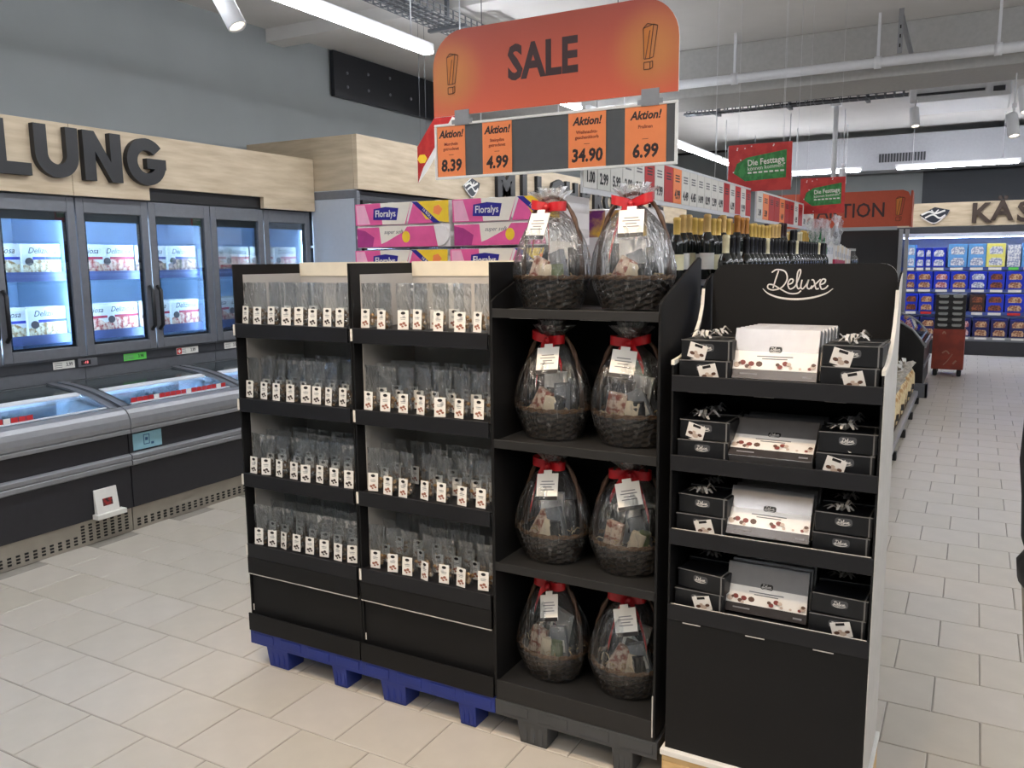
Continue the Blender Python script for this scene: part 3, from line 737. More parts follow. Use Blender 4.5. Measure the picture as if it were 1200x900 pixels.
M_WICK = mat('dark_wicker', (34, 27, 22), .5, var=.35, scale=60)
M_RIM = mat('brown_cane', (118, 84, 52), .5, var=.3, scale=80)
M_HANDLE = mat('dark_cane', (78, 56, 42), .5, var=.25, scale=60)
M_COCOA = two_tone('chocolate_picture', (222, 200, 178), (150, 84, 66), 45, .45, .6, .6)
M_PALEPACK = mat('pale_pack', (226, 212, 186), .5, var=.08)
M_GREYPACK = mat('grey_pack', (128, 132, 138), .4, .2, var=.1)
M_OLIVE = mat('green_jar', (110, 124, 84), .3, var=.2)
M_TISSUE = film('gathered_cellophane', .16, .6, .3, .8, (20, 20, 20))
def wicker():
    b = MB(); n = 40; rows = 10; prof = []
    for i in range(rows+1):
        u = i/rows; prof.append((.092+.032*u, .006+.098*u))
    b.lathe(prof, n, 0, sx=1, sy=.82, cap=False, fn=lambda i, j, q: 1+(.05 if (j//2+i) % 2 else -.03), smooth=False); b.mi = [(1 if (j % n//2+j//n) % 2 else 0) if j < n*rows else 0 for j in range(len(b.mi))]; pass
    b.lathe([(r-.01, z) for r, z in prof[::-1][:6]], n, 0, sx=1, sy=.82, cap=False)
    b.lathe([(.0, .008), (.092, .008)], n, 0, sy=.82, cap=False)
    return b.mesh('basket_body', [M_WICK, mat('brown_wicker', (66, 52, 42), .42, var=.4, scale=70)])
WK = wicker()
def rim_mesh():
    b = MB(); k = 48
    for ph in (0, math.pi): b.tube([((.126+.004*math.cos(10*2*math.pi*i/k+ph))*math.cos(2*math.pi*i/k), (.126+.004*math.cos(10*2*math.pi*i/k+ph))*.82*math.sin(2*math.pi*i/k), .106+.004*math.sin(10*2*math.pi*i/k+ph)) for i in range(k)], .005, 6, closed=True)
    return b.mesh('rim', M_RIM)
RM = rim_mesh()
def handle_mesh():
    b = MB(); n = 22
    for ph in (0, math.pi):
        b.tube([((.118+.004*math.cos(i*1.3+ph))*math.cos(math.pi*i/n), .004*math.sin(i*1.3+ph), .1+.27*math.sin(math.pi*i/n)**.8) for i in range(n+1)], .006, 6)
    return b.mesh('handle', M_HANDLE)
HM = handle_mesh()
def wrap_mesh(seed, squash):
    g = random.Random(seed); b = MB(); n = 44
    # the wrap hugs the basket, widens at the rim and is gathered under the bow
    prof = [(.1, .003), (.112, .03), (.128, .07), (.138, .11), (.137, .14), (.13, .18), (.117, .22), (.095, .262), (.066, .298), (.036, .325), (.02, .336)]
    jit = [[g.uniform(-1, 1) for j in range(n)] for i in prof]; ph = [g.uniform(0, 6) for _ in range(4)]
    def fn(i, j, q):
        u = i/(len(prof)-1); a = .02+.07*u
        return 1+a*.5*math.sin(13*q+ph[0])+a*.35*math.sin(7*q+ph[1]+u*2)+.018*jit[i][j]
    b.lathe([(r, z*squash) for r, z in prof], n, 0, sx=1, sy=.84, cap=False, fn=fn)
    return b.mesh('cellophane_wrap', M_FILM)
def frill_mesh(seed):
    g = random.Random(seed); b = MB(); n = 30
    prof = [(.02, 0), (.03, .014), (.045, .03), (.06, .044), (.07, .055)]
    for lay in range(2):
        jit = [g.uniform(-1, 1) for j in range(n)]
        b.lathe([(r*(1-.35*lay), z*(1+.25*lay)+.0) for r, z in prof], n, 0, sy=.75, cap=False, fn=lambda i, j, q: 1+.22*(i/4)*jit[j]+.12*math.sin(9*q))
    return b.mesh('gathered_top', M_TISSUE)
def bow_mesh(seed):
    g = random.Random(seed); b = MB(); W = .0145
    def strip(path):
        vs = []; fs = []
        for i, (x, y, z) in enumerate(path): vs += [(x, y-.001, z-W), (x, y+.001, z+W)]
        for i in range(len(path)-1): fs.append((2*i, 2*i+1, 2*i+3, 2*i+2))
        b.add(vs, fs, 0, True)
    for s_ in (-1, 1):
        L = .06+.012*g.random(); up = .022*g.random()
        loop = [(s_*L*math.sin(math.pi*u)*(1 if u < .5 else 1), -.012-.02*math.sin(2*math.pi*u), up*math.sin(math.pi*u)+.004) for u in [k/12 for k in range(13)]]
        strip(loop)
        dx = s_*(.02+.05*g.random()); dl = .05+.11*g.random()
        strip([(dx*u+.004*s_, -.02-.03*u-.006*math.sin(5*u), -.012*u-dl*u*u) for u in [k/8 for k in range(9)]])
    b.blob((0, -.022, .002), (.013, .01, .013), 0, seed, .15)
    return b.mesh('bow', M_RED)
def tag_mesh():
    b = MB().box(-.032, .032, -.001, .001, -.082, -.006, 0).box(-.032, .032, -.0016, -.001, -.082, -.071, 1).box(-.012, .012, -.001, .001, -.006, .004, 0)
    for q, (a, c) in enumerate(((-.018, .018), (-.022, .022), (-.014, .014), (-.02, .02))): b.box(a, c, -.0015, -.001, -.03-q*.008, -.0275-q*.008, 2)
    return b.mesh('gift_tag', [M_WHITE, M_INK, MATS['print_grey']])
TG = tag_mesh()
def gift_basket(label, x, y, z, seed, sc=1.0):
    g = random.Random(seed); t = thing('gift_basket', label, 'gift basket', (x, y, z), R(g.uniform(-14, 14)), 'wrapped gift baskets')
    t.scale = (sc, sc, sc)
    link('basket_body', WK, t); link('rim', RM, t); link('handle', HM, t)
    items = [((-.05, -.04), .062, .1, M_COCOA, 18), ((.012, -.055), .05, .075, M_PALEPACK, 8), ((.06, -.03), .055, .12, M_GREYPACK, -15), ((.0, .03), .085, .15, M_WHITE, 4), ((-.06, .03), .05, .14, M_INK, 10), ((.065, .04), .045, .13, M_BLACK, -8)]
    for k, ((ix, iy), iw, ih, m, a) in enumerate(items):
        q = T(ix+g.uniform(-.008, .008), iy+g.uniform(-.006, .006), .075) @ Matrix.Rotation(R(a+g.uniform(-12, 12)), 4, 'Y') @ Matrix.Rotation(R(g.uniform(-12, 2)), 4, 'X') @ Matrix.Rotation(R(g.uniform(-20, 20)), 4, 'Z')
        b = MB().box(-iw/2, iw/2, -.011, .011, 0, ih, 0, q)
        if k in (2, 3): b.box(-iw*.36, iw*.36, -.0118, -.011, ih*.25, ih*.62, 1, q)
        b.build('gift_pack', [m, M_INK if k == 3 else M_WHITE], t, bevel=.003)
    q = T(.045+g.uniform(-.01, .01), -.045, .08) @ Matrix.Rotation(R(g.uniform(-15, 15)), 4, 'Y')
    MB().lathe([(.02, 0), (.022, .01), (.022, .05), (.018, .056), (.02, .058), (.02, .07)], 12, M=q).build('jar', M_OLIVE if seed % 3 == 0 else M_PLASTBLACK, t)
    b = MB()
    for k in range(26):
        a = g.uniform(0, 6.28); rr = g.uniform(.04, .1); p0 = Vector((rr*math.cos(a), rr*.8*math.sin(a), .1)); p1 = p0+Vector((g.uniform(-.03, .03), g.uniform(-.03, .03), g.uniform(0, .02)))
        b.tube([p0, (p0+p1)/2+Vector((0, 0, .008)), p1], .0022, 4)
    b.build('straw_filling', mat('pale_straw', (206, 182, 140), .7, var=.2), t)['kind'] = 'stuff'
    link('cellophane_wrap', wrap_mesh(seed, 1.0), t)
    link('gathered_top', frill_mesh(seed), t, (0, -.004, .334))
    link('bow', bow_mesh(seed), t, (0, -.012, .332))
    tg_ = link('gift_tag', TG, t, (g.uniform(-.012, .02), -.052, .322), (R(-22), R(g.uniform(-22, 22)), R(g.uniform(-10, 10)))); tg_.scale = (1.25, 1.25, 1.2)
    return t
for k, z in enumerate(BZ):
    for c in range(2):
        z0 = z-.006
        gift_basket('wrapped wicker gift basket on the %s shelf, %s' % (SHN[k], ['nearer the bag stands', 'nearer the chocolate stand'][c]), BX0+.152+c*.281, YF+.155+.012*c, z0, 3+k*5+c*2, .99)

# ================================================================== the chocolate stand
CX0, CX1 = -.768, -.192
t = thing('display_stand', 'black card stand with curved sides holding boxed chocolates', 'display stand', (CX0, YF, 0)); w_ = CX1-CX0; D = .4
PX = Matrix(((0, 0, 1, 0), (1, 0, 0, 0), (0, 1, 0, 0), (0, 0, 0, 1)))
curve = [(.0, 1.37)]+[(.0+.3*math.sin(R(a)), 1.37+.2*(1-math.cos(R(a)))) for a in (15, 30, 45, 60, 75, 90)]
side = [(0, .15), (D, .15), (D, 1.62)]+[(D-.06, 1.6)]+curve[::-1]
M_OUT = mat('grey_card_outside', (196, 192, 186), .6, var=.04)
for a, b_, m in ((0, .006, M_BLACK), (w_-.006, w_, M_BLACK)):
    p = MB().prism(side, a, b_, 0, PX).build('side_panel', [m, M_TAB], t); MB().prism([(x-.001, z+.0015) for x, z in curve]+[(x-.001, z-.012) for x, z in curve[::-1]], a-.0015, b_+.0025, 0, PX).build('curved_edge', M_TAB, p)
MB().prism(side, w_, w_+.0015, 0, PX).build('outer_side_face', M_OUT, t)
hp = rrect(w_-.02, .62, .045, 5, '0011')
MB().prism(hp, 0, .006, 0, T(w_/2, D-.01, 1.648-.31) @ FY, smi=1).build('header', [M_BLACK, M_TAB], t)
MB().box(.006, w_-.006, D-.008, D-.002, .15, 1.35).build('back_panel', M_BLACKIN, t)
CZ = (1.33, 1.09, .86, .62)
for k, z in enumerate(CZ):
    s = MB().box(.006, w_-.006, .004, D-.01, z-.022, z-.017).box(.002, w_-.002, -.004, .004, z-.05, z-.002).build('shelf', M_SHELFBLUE, t, bevel=.0012)
    if k > 1: MB().box(.008, w_-.008, .0045, .0065, z-.016, z-.001).build('white_edge', M_TAB, s)
    for xx in (.05, .24, .43):
        if k < 3: MB().box(xx, xx+.055, .004, .02, z-.0518, z-.0502).build('fold_slot', M_GREYCARD, s)
        else: MB().box(xx, xx+.055, -.0052, -.004, z-.055, z-.052).build('fold_slot', M_GREYCARD, s)
MB().box(.006, w_-.006, 0, .006, .15, CZ[3]-.051).build('front_panel', M_BLACK, t)
MB().box(0, w_, 0, D, .141, .15).build('base', M_BLACK, t)
def deluxe(b, s, M, mi=0, wd=.06):
    # flowing handwritten word with an underline swash, unit height 1
    W = wd*s
    def S(pts, ww=None): b.stroke([(x*s, y*s) for x, y in pts], ww or W, 0, mi, M)
    S([(-1.18, .82), (-.95, .95), (-.6, .86), (-.5, .52), (-.72, .16), (-1.08, .04), (-1.32, .12), (-1.3, .28), (-1.08, .26), (-.8, .1), (-.4, -.1), (-.05, -.1), (.12, .02)])
    S([(-.88, .9), (-1.0, .5), (-1.1, .12)])
    S([(-.46, .28), (-.28, .36), (-.24, .5), (-.36, .52), (-.46, .32), (-.38, .1), (-.22, .14), (-.1, .3), (.06, .78), (.04, .95), (-.06, .8), (-.08, .3), (.0, .1), (.12, .2)])
    S([(.14, .5), (.1, .2), (.18, .1), (.34, .3), (.42, .5), (.36, .2), (.46, .1), (.58, .24)])
    S([(.54, .5), (.64, .46), (.74, .12), (.86, .12)])
    S([(.92, .52), (.76, .36), (.52, .1)])
    S([(.9, .28), (1.08, .36), (1.12, .5), (1.0, .52), (.9, .32), (.98, .1), (1.14, .14), (1.24, .26)])
    S([(-1.55, .1), (-1.3, -.12), (-.8, -.3), (-.1, -.36), (.6, -.28), (1.15, -.1), (1.45, .12)], lambda u: W*(.5+1.0*math.sin(math.pi*u)))
    return b
M_LOGO = mat('white_print', (226, 224, 220), .5)
deluxe(MB(), .071, T(w_/2-.006, D-.0165, 1.563) @ FY).build('brand_lettering', M_LOGO, t)

# silver boxes of chocolates
M_BAND = mat('white_glossy_print', (236, 233, 228), .25, var=.02)
M_TRUF = [mat('truffle_print_red', (126, 58, 52), .5), mat('truffle_print_brown', (92, 66, 54), .5), mat('truffle_print_pale', (196, 178, 164), .5)]
def silver_box():
    t = thing('chocolate_box', 'x', 'chocolate box', (0, 0, 0), 0, 'wide silver chocolate boxes')
    W, Hh, Dp = .236, .15, .032
    MB().box(-W/2, W/2, 0, Dp, 0, Hh).build('carton', mat('silver_carton', (150, 149, 150), .3, .55, var=.05), t, bevel=.002)
    MB().box(-W/2+.001, W/2-.001, -.001, 0, .028, .082).build('white_band', M_BAND, t)
    MB().box(-W/2+.001, W/2-.001, -.0012, 0, .001, .028).build('dark_strip', mat('dark_strip_print', (66, 62, 62), .25, .2), t)
    b = MB(); g = random.Random(5)
    for k in range(18):
        x = -.108+g.random()*.07 if k < 8 else .01+g.random()*.1; z = .033+g.random()*.016; r_ = .004+g.random()*.006
        b.prism([(x+r_*math.cos(R(a)), z+r_*.85*math.sin(R(a))) for a in range(0, 360, 45)], .0014+.0002*k, .0016+.0002*k, k % 3, FY)
    b.build('truffle_picture', M_TRUF, t)['kind'] = 'stuff'
    b = MB().prism(rrect(.036, .017, .006), .0012, .0016, 0, T(0, 0, .088) @ FY); b.build('emblem', M_INK, t)
    deluxe(MB(), .0105, T(0, -.002, .0845) @ FY, wd=.09).build('emblem_lettering', M_LOGO, t)
    b = MB()
    for q, (a, c) in enumerate(((-.05, .05), (-.035, .035))): b.box(a, c, -.0016, -.001, .066-q*.007, .069-q*.007)
    b.box(-.095, -.045, -.0018, -.0012, .013, .017).box(.08, .105, -.0018, -.0012, .01, .015)
    b.build('small_print', MATS['print_grey'], t)['kind'] = 'stuff'
    return t
sb = silver_box(); used = [False]
def put_silver(label, x, y, z, lean):
    if used[0]: o = dup(sb, label)
    else: o = sb; used[0] = True; o['label'] = label
    o.location = (x, y, z); o.rotation_euler = (R(-lean), 0, 0)
MIDX = (CX0+CX1)/2-.006
for k, (n, lean, y, dz) in enumerate(((6, 17, .045, .0), (3, 52, .03, 0), (3, 30, .03, 0), (3, 14, .05, 0))):
    for q in range(n):
        put_silver('silver chocolate box, %s from the front, on the %s shelf' % (ORD[q], SHN[k]), MIDX+.004*q, YF+y+q*.0345/math.cos(R(lean)), CZ[k]-.0165+.0325*math.sin(R(lean)), lean)
# black ribboned boxes
M_BLKBOX = mat('black_gift_box', (15, 17, 21), .4, var=.08)
def black_box(kind):
    t = thing('ribboned_box', 'x', 'gift box', (0, 0, 0), 0, 'black ribboned chocolate boxes'); W, Hh, Dp = .152, .058, .1
    MB().box(-W/2, W/2, 0, Dp, 0, Hh).build('carton', M_BLKBOX, t, bevel=.003)
    MB().box(W/2-.012, W/2-.008, -.001, Dp+.001, -.0002, Hh+.0012).box(-W/2, W/2, -.0012, .0, Hh-.002, Hh+.0005).build('ribbon', mat('dull_silver_ribbon', (130, 129, 128), .4, .4), t)
    b = MB().prism(rrect(.046, .022, .008), .001, .0014, 0, T(0, 0, .036) @ FY); b.build('emblem', mat('emblem_grey', (74, 76, 80), .4), t)
    deluxe(MB(), .0125, T(0, -.0022, .031) @ FY, wd=.1).build('emblem_lettering', M_LOGO, t)
    if kind in (0, 2):
        g = random.Random(11+kind); b = MB()
        for k in range(9):
            a = k/9*2*math.pi+.3; L = .035+.02*g.random(); up = .012+.02*g.random(); d = Vector((math.cos(a), .7*math.sin(a), 0)); n_ = Vector((-d.y, d.x, 0))*.007
            c0 = Vector((-.01, .03, Hh+.001)); c1 = c0+d*L*.6+Vector((0, 0, up)); c2 = c0+d*L+Vector((0, 0, up*.4))
            b.add([c0-n_*.5, c0+n_*.5, c1+n_, c1-n_, c2+n_*.6, c2-n_*.6], [(0, 1, 2, 3), (3, 2, 4, 5)], 0)
        b.build('bow', M_SATIN, t)
    if kind in (0, 1):
        q = T(.006 if kind else -.018, -.006, .05) @ Matrix.Rotation(R(-14 if kind else 16), 4, 'Y') @ Matrix.Rotation(R(8), 4, 'X')
        b = MB().box(-.027, .027, -.001, .0, -.056, -.004, 0, q).box(-.012, .012, -.0014, -.001, -.014, -.006, 1, q)
        for k, (px, pz_, r_) in enumerate(((-.014, -.036, .008), (.002, -.04, .01), (.015, -.034, .007), (-.004, -.03, .006))):
            b.prism([(px+r_*math.cos(R(a)), pz_+r_*.7*math.sin(R(a))) for a in range(0, 360, 45)], .0011+.0002*k, .0013+.0002*k, 2+k % 2, q @ FY)
        b.build('hang_tag', [M_BAND, M_INK, M_TRUF[1], M_TRUF[2]], t)
    return t
bb = [black_box(k) for k in range(4)]; bu = [False]*4
def put_black(kind, label, x, y, z, rz=0):
    if bu[kind]: o = dup(bb[kind], label)
    else: o = bb[kind]; bu[kind] = True; o['label'] = label
    o.location = (x, y, z); o.rotation_euler = (0, 0, R(rz))
LX, RX = CX0+.088, CX1-.09
#           shelf side  upper kind, lower kind
lay = [(0, 0, 0, 1), (0, 1, 0, 1), (1, 0, 0, 3), (1, 1, 2, 0), (2, 0, 2, 1), (2, 1, 2, 3), (3, 0, 3, 1), (3, 1, 3, 1)]
for k, sd, up, lo in lay:
    x = (LX, RX)[sd]; z = CZ[k]-.0165; sn = ['beside the basket stand', 'on the aisle side'][sd]
    fr = 'front of the %s shelf, %s' % (SHN[k], sn)
    put_black(lo, 'black ribboned chocolate box, lower, '+fr, x, YF+.03, z, rnd.uniform(-3, 3))
    put_black(up, 'black ribboned chocolate box, upper, '+fr, x+.004, YF+.034, z+.0596, rnd.uniform(-5, 5) if not (k == 3 and sd == 0) else -9)
    for q in range(2):
        put_black(2 if q else 3, 'black ribboned chocolate box, %s, back of the %s shelf, %s' % (['lower', 'upper'][q], SHN[k], sn), x+.006, YF+.16, z+.0596*q, rnd.uniform(-4, 4))

# ================================================================== hanging sale sign and price frame
YS = 3.1
t = thing('sale_sign', 'orange hanging board reading SALE with two exclamation marks', 'sign', (-1.545, YS, 2.28))
def sale_material():
    m = bpy.data.materials.new('orange_red_print'); m.use_nodes = True; N = m.node_tree.nodes; L = m.node_tree.links; p = N['Principled BSDF']; p.inputs['Roughness'].default_value = .5
    tc = N.new('ShaderNodeTexCoord'); prev = None
    base = N.new('ShaderNodeTexNoise'); base.inputs['Scale'].default_value = 3; L.new(tc.outputs['Object'], base.inputs[0])
    sep = N.new('ShaderNodeSeparateXYZ'); L.new(tc.outputs['Object'], sep.inputs[0])
    r0 = N.new('ShaderNodeValToRGB'); r0.color_ramp.elements[0].color = lin((222, 98, 66))+(1,); r0.color_ramp.elements[1].color = lin((166, 76, 62))+(1,)
    mp = N.new('ShaderNodeMapRange'); mp.inputs[1].default_value = 0; mp.inputs[2].default_value = .34; L.new(sep.outputs['Z'], mp.inputs[0]); L.new(mp.outputs[0], r0.inputs[0])
    col = r0.outputs[0]
    for cx in (-.46, .44):
        sub = N.new('ShaderNodeVectorMath'); sub.operation = 'DISTANCE'; L.new(tc.outputs['Object'], sub.inputs[0]); sub.inputs[1].default_value = (cx, 0, .16)
        rr = N.new('ShaderNodeMapRange'); rr.inputs[1].default_value = .03; rr.inputs[2].default_value = .2; rr.inputs[3].default_value = .85; rr.inputs[4].default_value = 0; rr.interpolation_type = 'SMOOTHSTEP'
        L.new(sub.outputs['Value'], rr.inputs[0])
        mx = N.new('ShaderNodeMix'); mx.data_type = 'RGBA'; L.new(rr.outputs[0], mx.inputs[0]); L.new(col, mx.inputs[6]); mx.inputs[7].default_value = lin((206, 134, 66))+(1,); col = mx.outputs[2]
    L.new(col, p.inputs['Base Color'])
    return m
sp = rrect(1.085, .345, .15, 8, '0011')
MB().prism(sp, -.004, .004, 0, T(0, 0, .1725) @ FY, smi=1).build('board', [sale_material(), M_WHITE], t)
M_SALEINK = mat('sale_ink', (58, 34, 36), .5)
text('SALE', .185, M_SALEINK, t, T(-.02, -.0045, .175) @ FY, bold=.034, sx=.8)
def exclamation(b, M):
    pts = [(-.026, .07), (.014, .08), (.0, -.04), (-.022, -.04)]
    b.prism(pts, 0, .0006, 1, M)
    def line(p, q): b.stroke([p, q], .0035, .0012, 0, M, 1)
    for p, q in zip(pts, pts[1:]+pts[:1]): line(p, q)
    line((.014, .08), (.03, .074)); line((.03, .074), (.014, -.036)); line((.014, -.036), (0, -.04)); line((-.026, .07), (-.01, .085)); line((-.01, .085), (.03, .074)); line((.0, .06), (-.016, -.038))
    sq = [(-.022, -.052), (.002, -.052), (.002, -.078), (-.022, -.078)]
    for p, q in zip(sq, sq[1:]+sq[:1]): line(p, q)
    line((.002, -.052), (.012, -.05)); line((.012, -.05), (.012, -.073)); line((.012, -.073), (.002, -.078))
    return b
for x in (-.445, .43):
    exclamation(MB(), T(x, -.0045, .168) @ FY).build('exclamation_mark', [mat('sketch_ink', (90, 54, 26), .5), mat('amber_print', (204, 120, 44), .5)], t)
for x in (-.3, .3): MB().tube([(x, 0, .34), (x, 0, CEIL-2.28)], .002, 5).build('wire', M_GALV, t)
t = thing('price_board', 'white framed board with four orange price cards under sale sign', 'price board', (-1.545, YS, 2.018))
fw_, fh = 1.085, .232
M_FRAME = mat('bright_white_frame', (250, 249, 244), .4, var=.01)
MB().box(-fw_/2, fw_/2, -.006, .006, 0, .011).box(-fw_/2, fw_/2, -.006, .006, fh-.011, fh).box(-fw_/2, -fw_/2+.011, -.006, .006, .011, fh-.011).box(fw_/2-.011, fw_/2, -.006, .006, .011, fh-.011).build('frame', M_FRAME, t, bevel=.002)
MB().box(-fw_/2+.011, fw_/2-.011, 0, .004, .011, fh-.011).build('grey_board', mat('slate_board', (84, 86, 88), .6), t)
for x in (-.4, .435): MB().box(x-.035, x+.035, -.008, .002, fh-.012, fh+.05).box(x-.05, x+.05, -.009, -.002, fh-.006, fh+.012).build('clip', mat('grey_clip', (150, 151, 153), .5), t)
for x in (-.31, .05, .33): MB().tube([(x, .0, fh), (x, 0, fh+.04)], .003, 6).build('pin', M_WHITEMETAL, t)
for x, wd, pr, ls in ((-.459, .14, '8.39', ('Morcheln', 'getrocknet')), (-.232, .14, '4.99', ('Steinpilze', 'getrocknet')), (.175, .16, '34.90', ('Weihnachts-', 'geschenkkorb')), (.416, .165, '6.99', ('Pralinen', ''))):
    c = MB().box(x-wd/2, x+wd/2, -.003, -.0005, .0115, fh-.0115).build('price_card', M_ORANGE, t)
    text('Aktion!', .043, M_DARKINK, c, T(x, -.0035, .187) @ FY, bold=.03, sx=.92, shear=.25)
    text(ls[0], .018, mat('rust_ink', (150, 48, 28), .5), c, T(x, -.0035, .146) @ FY, bold=.012)
    if ls[1]: text(ls[1], .018, MATS['rust_ink'], c, T(x, -.0035, .126) @ FY, bold=.012)
    MB().box(x-.012, x+.012, -.0035, -.003, .1, .102).build('small_print', MATS['rust_ink'], c)
    text(pr, .068, M_DARKINK, c, T(x, -.0035, .055) @ FY, bold=.034, sx=.88, shear=.08)

# ================================================================== toilet paper packs behind the stands
M_PINK = mat('pink_print', (228, 96, 156), .35, var=.1, scale=12)
M_PALEPINK = mat('pale_pink_print', (240, 178, 205), .35, var=.06)
M_PAPERCREAM = mat('cream_print', (238, 232, 220), .35, var=.03)
M_INDIGO = mat('indigo_print', (44, 40, 140), .35)
M_YEL = mat('yellow_print', (246, 208, 60), .35, var=.05)
M_VIOLET = mat('magenta_print', (170, 60, 130), .35, var=.1)
M_WRAP = mat('thin_white_wrap', (240, 236, 236), .2, var=.02)
def paper_pack():
    t = thing('toilet_paper_pack', 'x', 'toilet paper', (0, 0, 0), 0, 'stacked toilet paper packs'); W, Hh, Dp = .525, .208, .3
    b = MB(); nx, nz = 10, 4
    b.box(.006, W-.006, .008, Dp, .004, Hh-.004)
    for r_ in range(2):
        for c in range(4):
            x = (c+.5)*W/4; z = (r_+.5)*Hh/2
            b.lathe([(.046, 0), (.051, .01), (.051, Dp-.012), (.046, Dp)], 14, M=T(x, Dp, z) @ Matrix.Rotation(R(90), 4, 'X'), sx=1.28)
    b.build('wrapped_rolls', M_WRAP, t)
    f = -.0012
    def quad(name, pts, m, d=0): return MB().prism(pts, -.0002, .0008+d, 0, T(0, f, 0) @ FY).build(name, m, t)
    quad('upper_print', [(.005, .106), (.29, .106), (.32, .203), (.005, .203)], M_PINK)
    quad('upper_fade', [(.015, .11), (.09, .11), (.06, .198), (.01, .198)], M_PALEPINK, .0004)
    quad('cream_panel', [(.16, .107), (.285, .107), (.32, .203), (.15, .203)], M_PAPERCREAM, .0004)
    quad('side_print', [(.3, .107), (.44, .107), (.44, .203), (.335, .203)], M_PINK, .0002)
    quad('yellow_corner', [(.4, .125), (.52, .107), (.52, .203), (.345, .203)], M_YEL, .0006)
    quad('blue_ribbon', [(.44, .108), (.475, .108), (.355, .203), (.325, .203)], M_INDIGO, .001)
    quad('mascot_free_orange_patch', [(.44, .15), (.47, .14), (.49, .165), (.47, .185), (.445, .178)], M_ORANGE, .001).name = 'orange_patch'
    quad('lower_print', [(.012, .006), (.46, .006), (.44, .095), (.012, .095)], M_PINK)
    quad('lower_dark', [(.012, .006), (.1, .006), (.11, .05), (.06, .08), (.012, .09)], M_VIOLET, .0004)
    quad('lower_cream', [(.15, .02), (.18, .03), (.28, .075), (.3, .1), (.14, .1)], M_PAPERCREAM, .0004)
    quad('yellow_flower', [(.29+.022*math.cos(R(a)), .05+.026*math.sin(R(a))) for a in range(0, 360, 30)], M_YEL, .0008)
    quad('logo_field', [(.108, .13), (.24, .125), (.252, .178), (.18, .186), (.112, .178)], M_INDIGO, .001)
    text('Floralys', .043, M_WHITE, t, T(.178, f-.0015, .155) @ FY, bold=.014, sx=.88)
    text('super soft', .026, MATS['print_grey'], t, T(.22, f-.0015, .073) @ FY, shear=.3)
    text('16 ROLL', .017, M_WHITE, t, T(.408, f-.0025, .15) @ FY @ Matrix.Rotation(R(-42), 4, 'Z'), bold=.012)
    return t
tp = paper_pack(); k = 0
for r_ in range(4):
    for c in range(2):
        z = 1.728-r_*.212; x = -2.545+c*.533-(.012 if r_ % 2 else 0)
        lab = 'pink toilet paper pack, %s layer, %s from the milk cooler' % (['top', 'second', 'third', 'fourth'][r_], ORD[c])
        if r_ > 1 and c == 2: continue
        if k == 0: tp.location = (x, 3.1, z); tp['label'] = lab
        else: dup(tp, lab, (x, 3.1+.004*((r_+c) % 2), z))
        k += 1
t = thing('paper_pallet', 'tall cardboard base under the toilet paper packs', 'pallet', (-2.56, 3.08, 0))
MB().box(0, 1.07, 0, .4, .14, 1.088).build('carton_base', mat('kraft_card', (170, 138, 100), .7), t)
for x in (0, .48, .97): MB().box(x, x+.1, 0, .4, 0, .14).build('foot', M_RAWWOOD, t)
# purple packs between the two top baskets
M_MULTI = two_tone('colourful_print', (120, 40, 120), (236, 190, 70), 9, .45, .6, .4)
for k_ in range(2):
    t = thing('kitchen_roll_pack', 'purple and yellow paper roll pack behind the baskets, %s from freezers' % ORD[k_], 'paper rolls', (-1.68+k_*.2, 3.6, 0))
    MB().box(0, .19, 0, .25, 1.55, 1.9).build('wrapped_rolls', M_WRAP, t, bevel=.03)
    MB().box(.01, .18, -.002, 0, 1.86-.09, 1.89).build('print', M_MULTI, t)
    MB().box(-.005, .195, 0, .25, .0, 1.55).build('carton_base', MATS['kraft_card'], t)

# ================================================================== milk cooler along the wall
XM = -4.69
t = thing('milk_cooler', 'long wall cooler with light grey end panel and dark doors', 'cooler', (XM, 5.75, 0)); LM = 9.3
MB().box(-.52, -.03, 0, .04, 0, 2.29).build('end_panel', mat('pale_grey_panel', (178, 184, 192), .45, var=.02), t)
MB().box(-.53, .0, -.006, .04, 2.215, 2.284).box(-.03, 0, -.006, .04, 0, 2.215).build('end_frame', M_GREY, t, bevel=.004)
MB().box(-1.2, -.6, .04, LM, 0, 2.28).box(-.6, -.04, .04, LM, 2.2, 2.28).build('cabinet', M_DGREY, t)
for k_ in range(12):
    y = .06+k_*.76
    if y+.75 > LM: break
    d = MB().box(-.02, .01, y, y+.045, .3, 2.2).box(-.02, .01, y+.7, y+.745, .3, 2.2).box(-.02, .01, y+.045, y+.7, 2.13, 2.2).box(-.02, .01, y+.045, y+.7, .3, .38).build('door', M_PLASTBLACK, t)
    MB().box(-.006, -.002, y+.045, y+.7, .38, 2.13).build('pane', M_GLASS, d)
for z in (.5, .95, 1.4, 1.8): MB().box(-.6, -.06, .05, LM, z, z+.02).build('shelf', M_WHITEMETAL, t)
MB().box(-1.2, 0, 0, LM, 0, .28).build('base', M_DGREY, t)
t = thing('milk_header', 'light wood header box over the milk cooler', 'sign board', (XM, 5.75, 0))
MB().box(-.03, .015, 0, LM, 2.29, 2.748).build('front_panel', M_WOOD, t, bevel=.002)
MB().box(-1.27, -.03, -.004, .02, 2.29, 2.748).build('end_face', M_WOODX, t, bevel=.002)
MB().box(-1.27, -.03, .02, LM, 2.71, 2.74).build('top_board', M_WOODX, t)
for k_, ch in enumerate('MILCHPRODUKTE'):
    o = link('sign_letter', text_mesh(ch, .45, M_LETTER, ext=.02, bold=.05, sx=1.2), None); o.matrix_world = T(XM+.0385, 8.28+k_*.435, 2.47) @ FX
    tag(o, 'dark block letter %s, %s in the word on the milk header' % (ch, ORD[k_] if k_ < 14 else 'last'), 'letter', 'letters on the milk header')
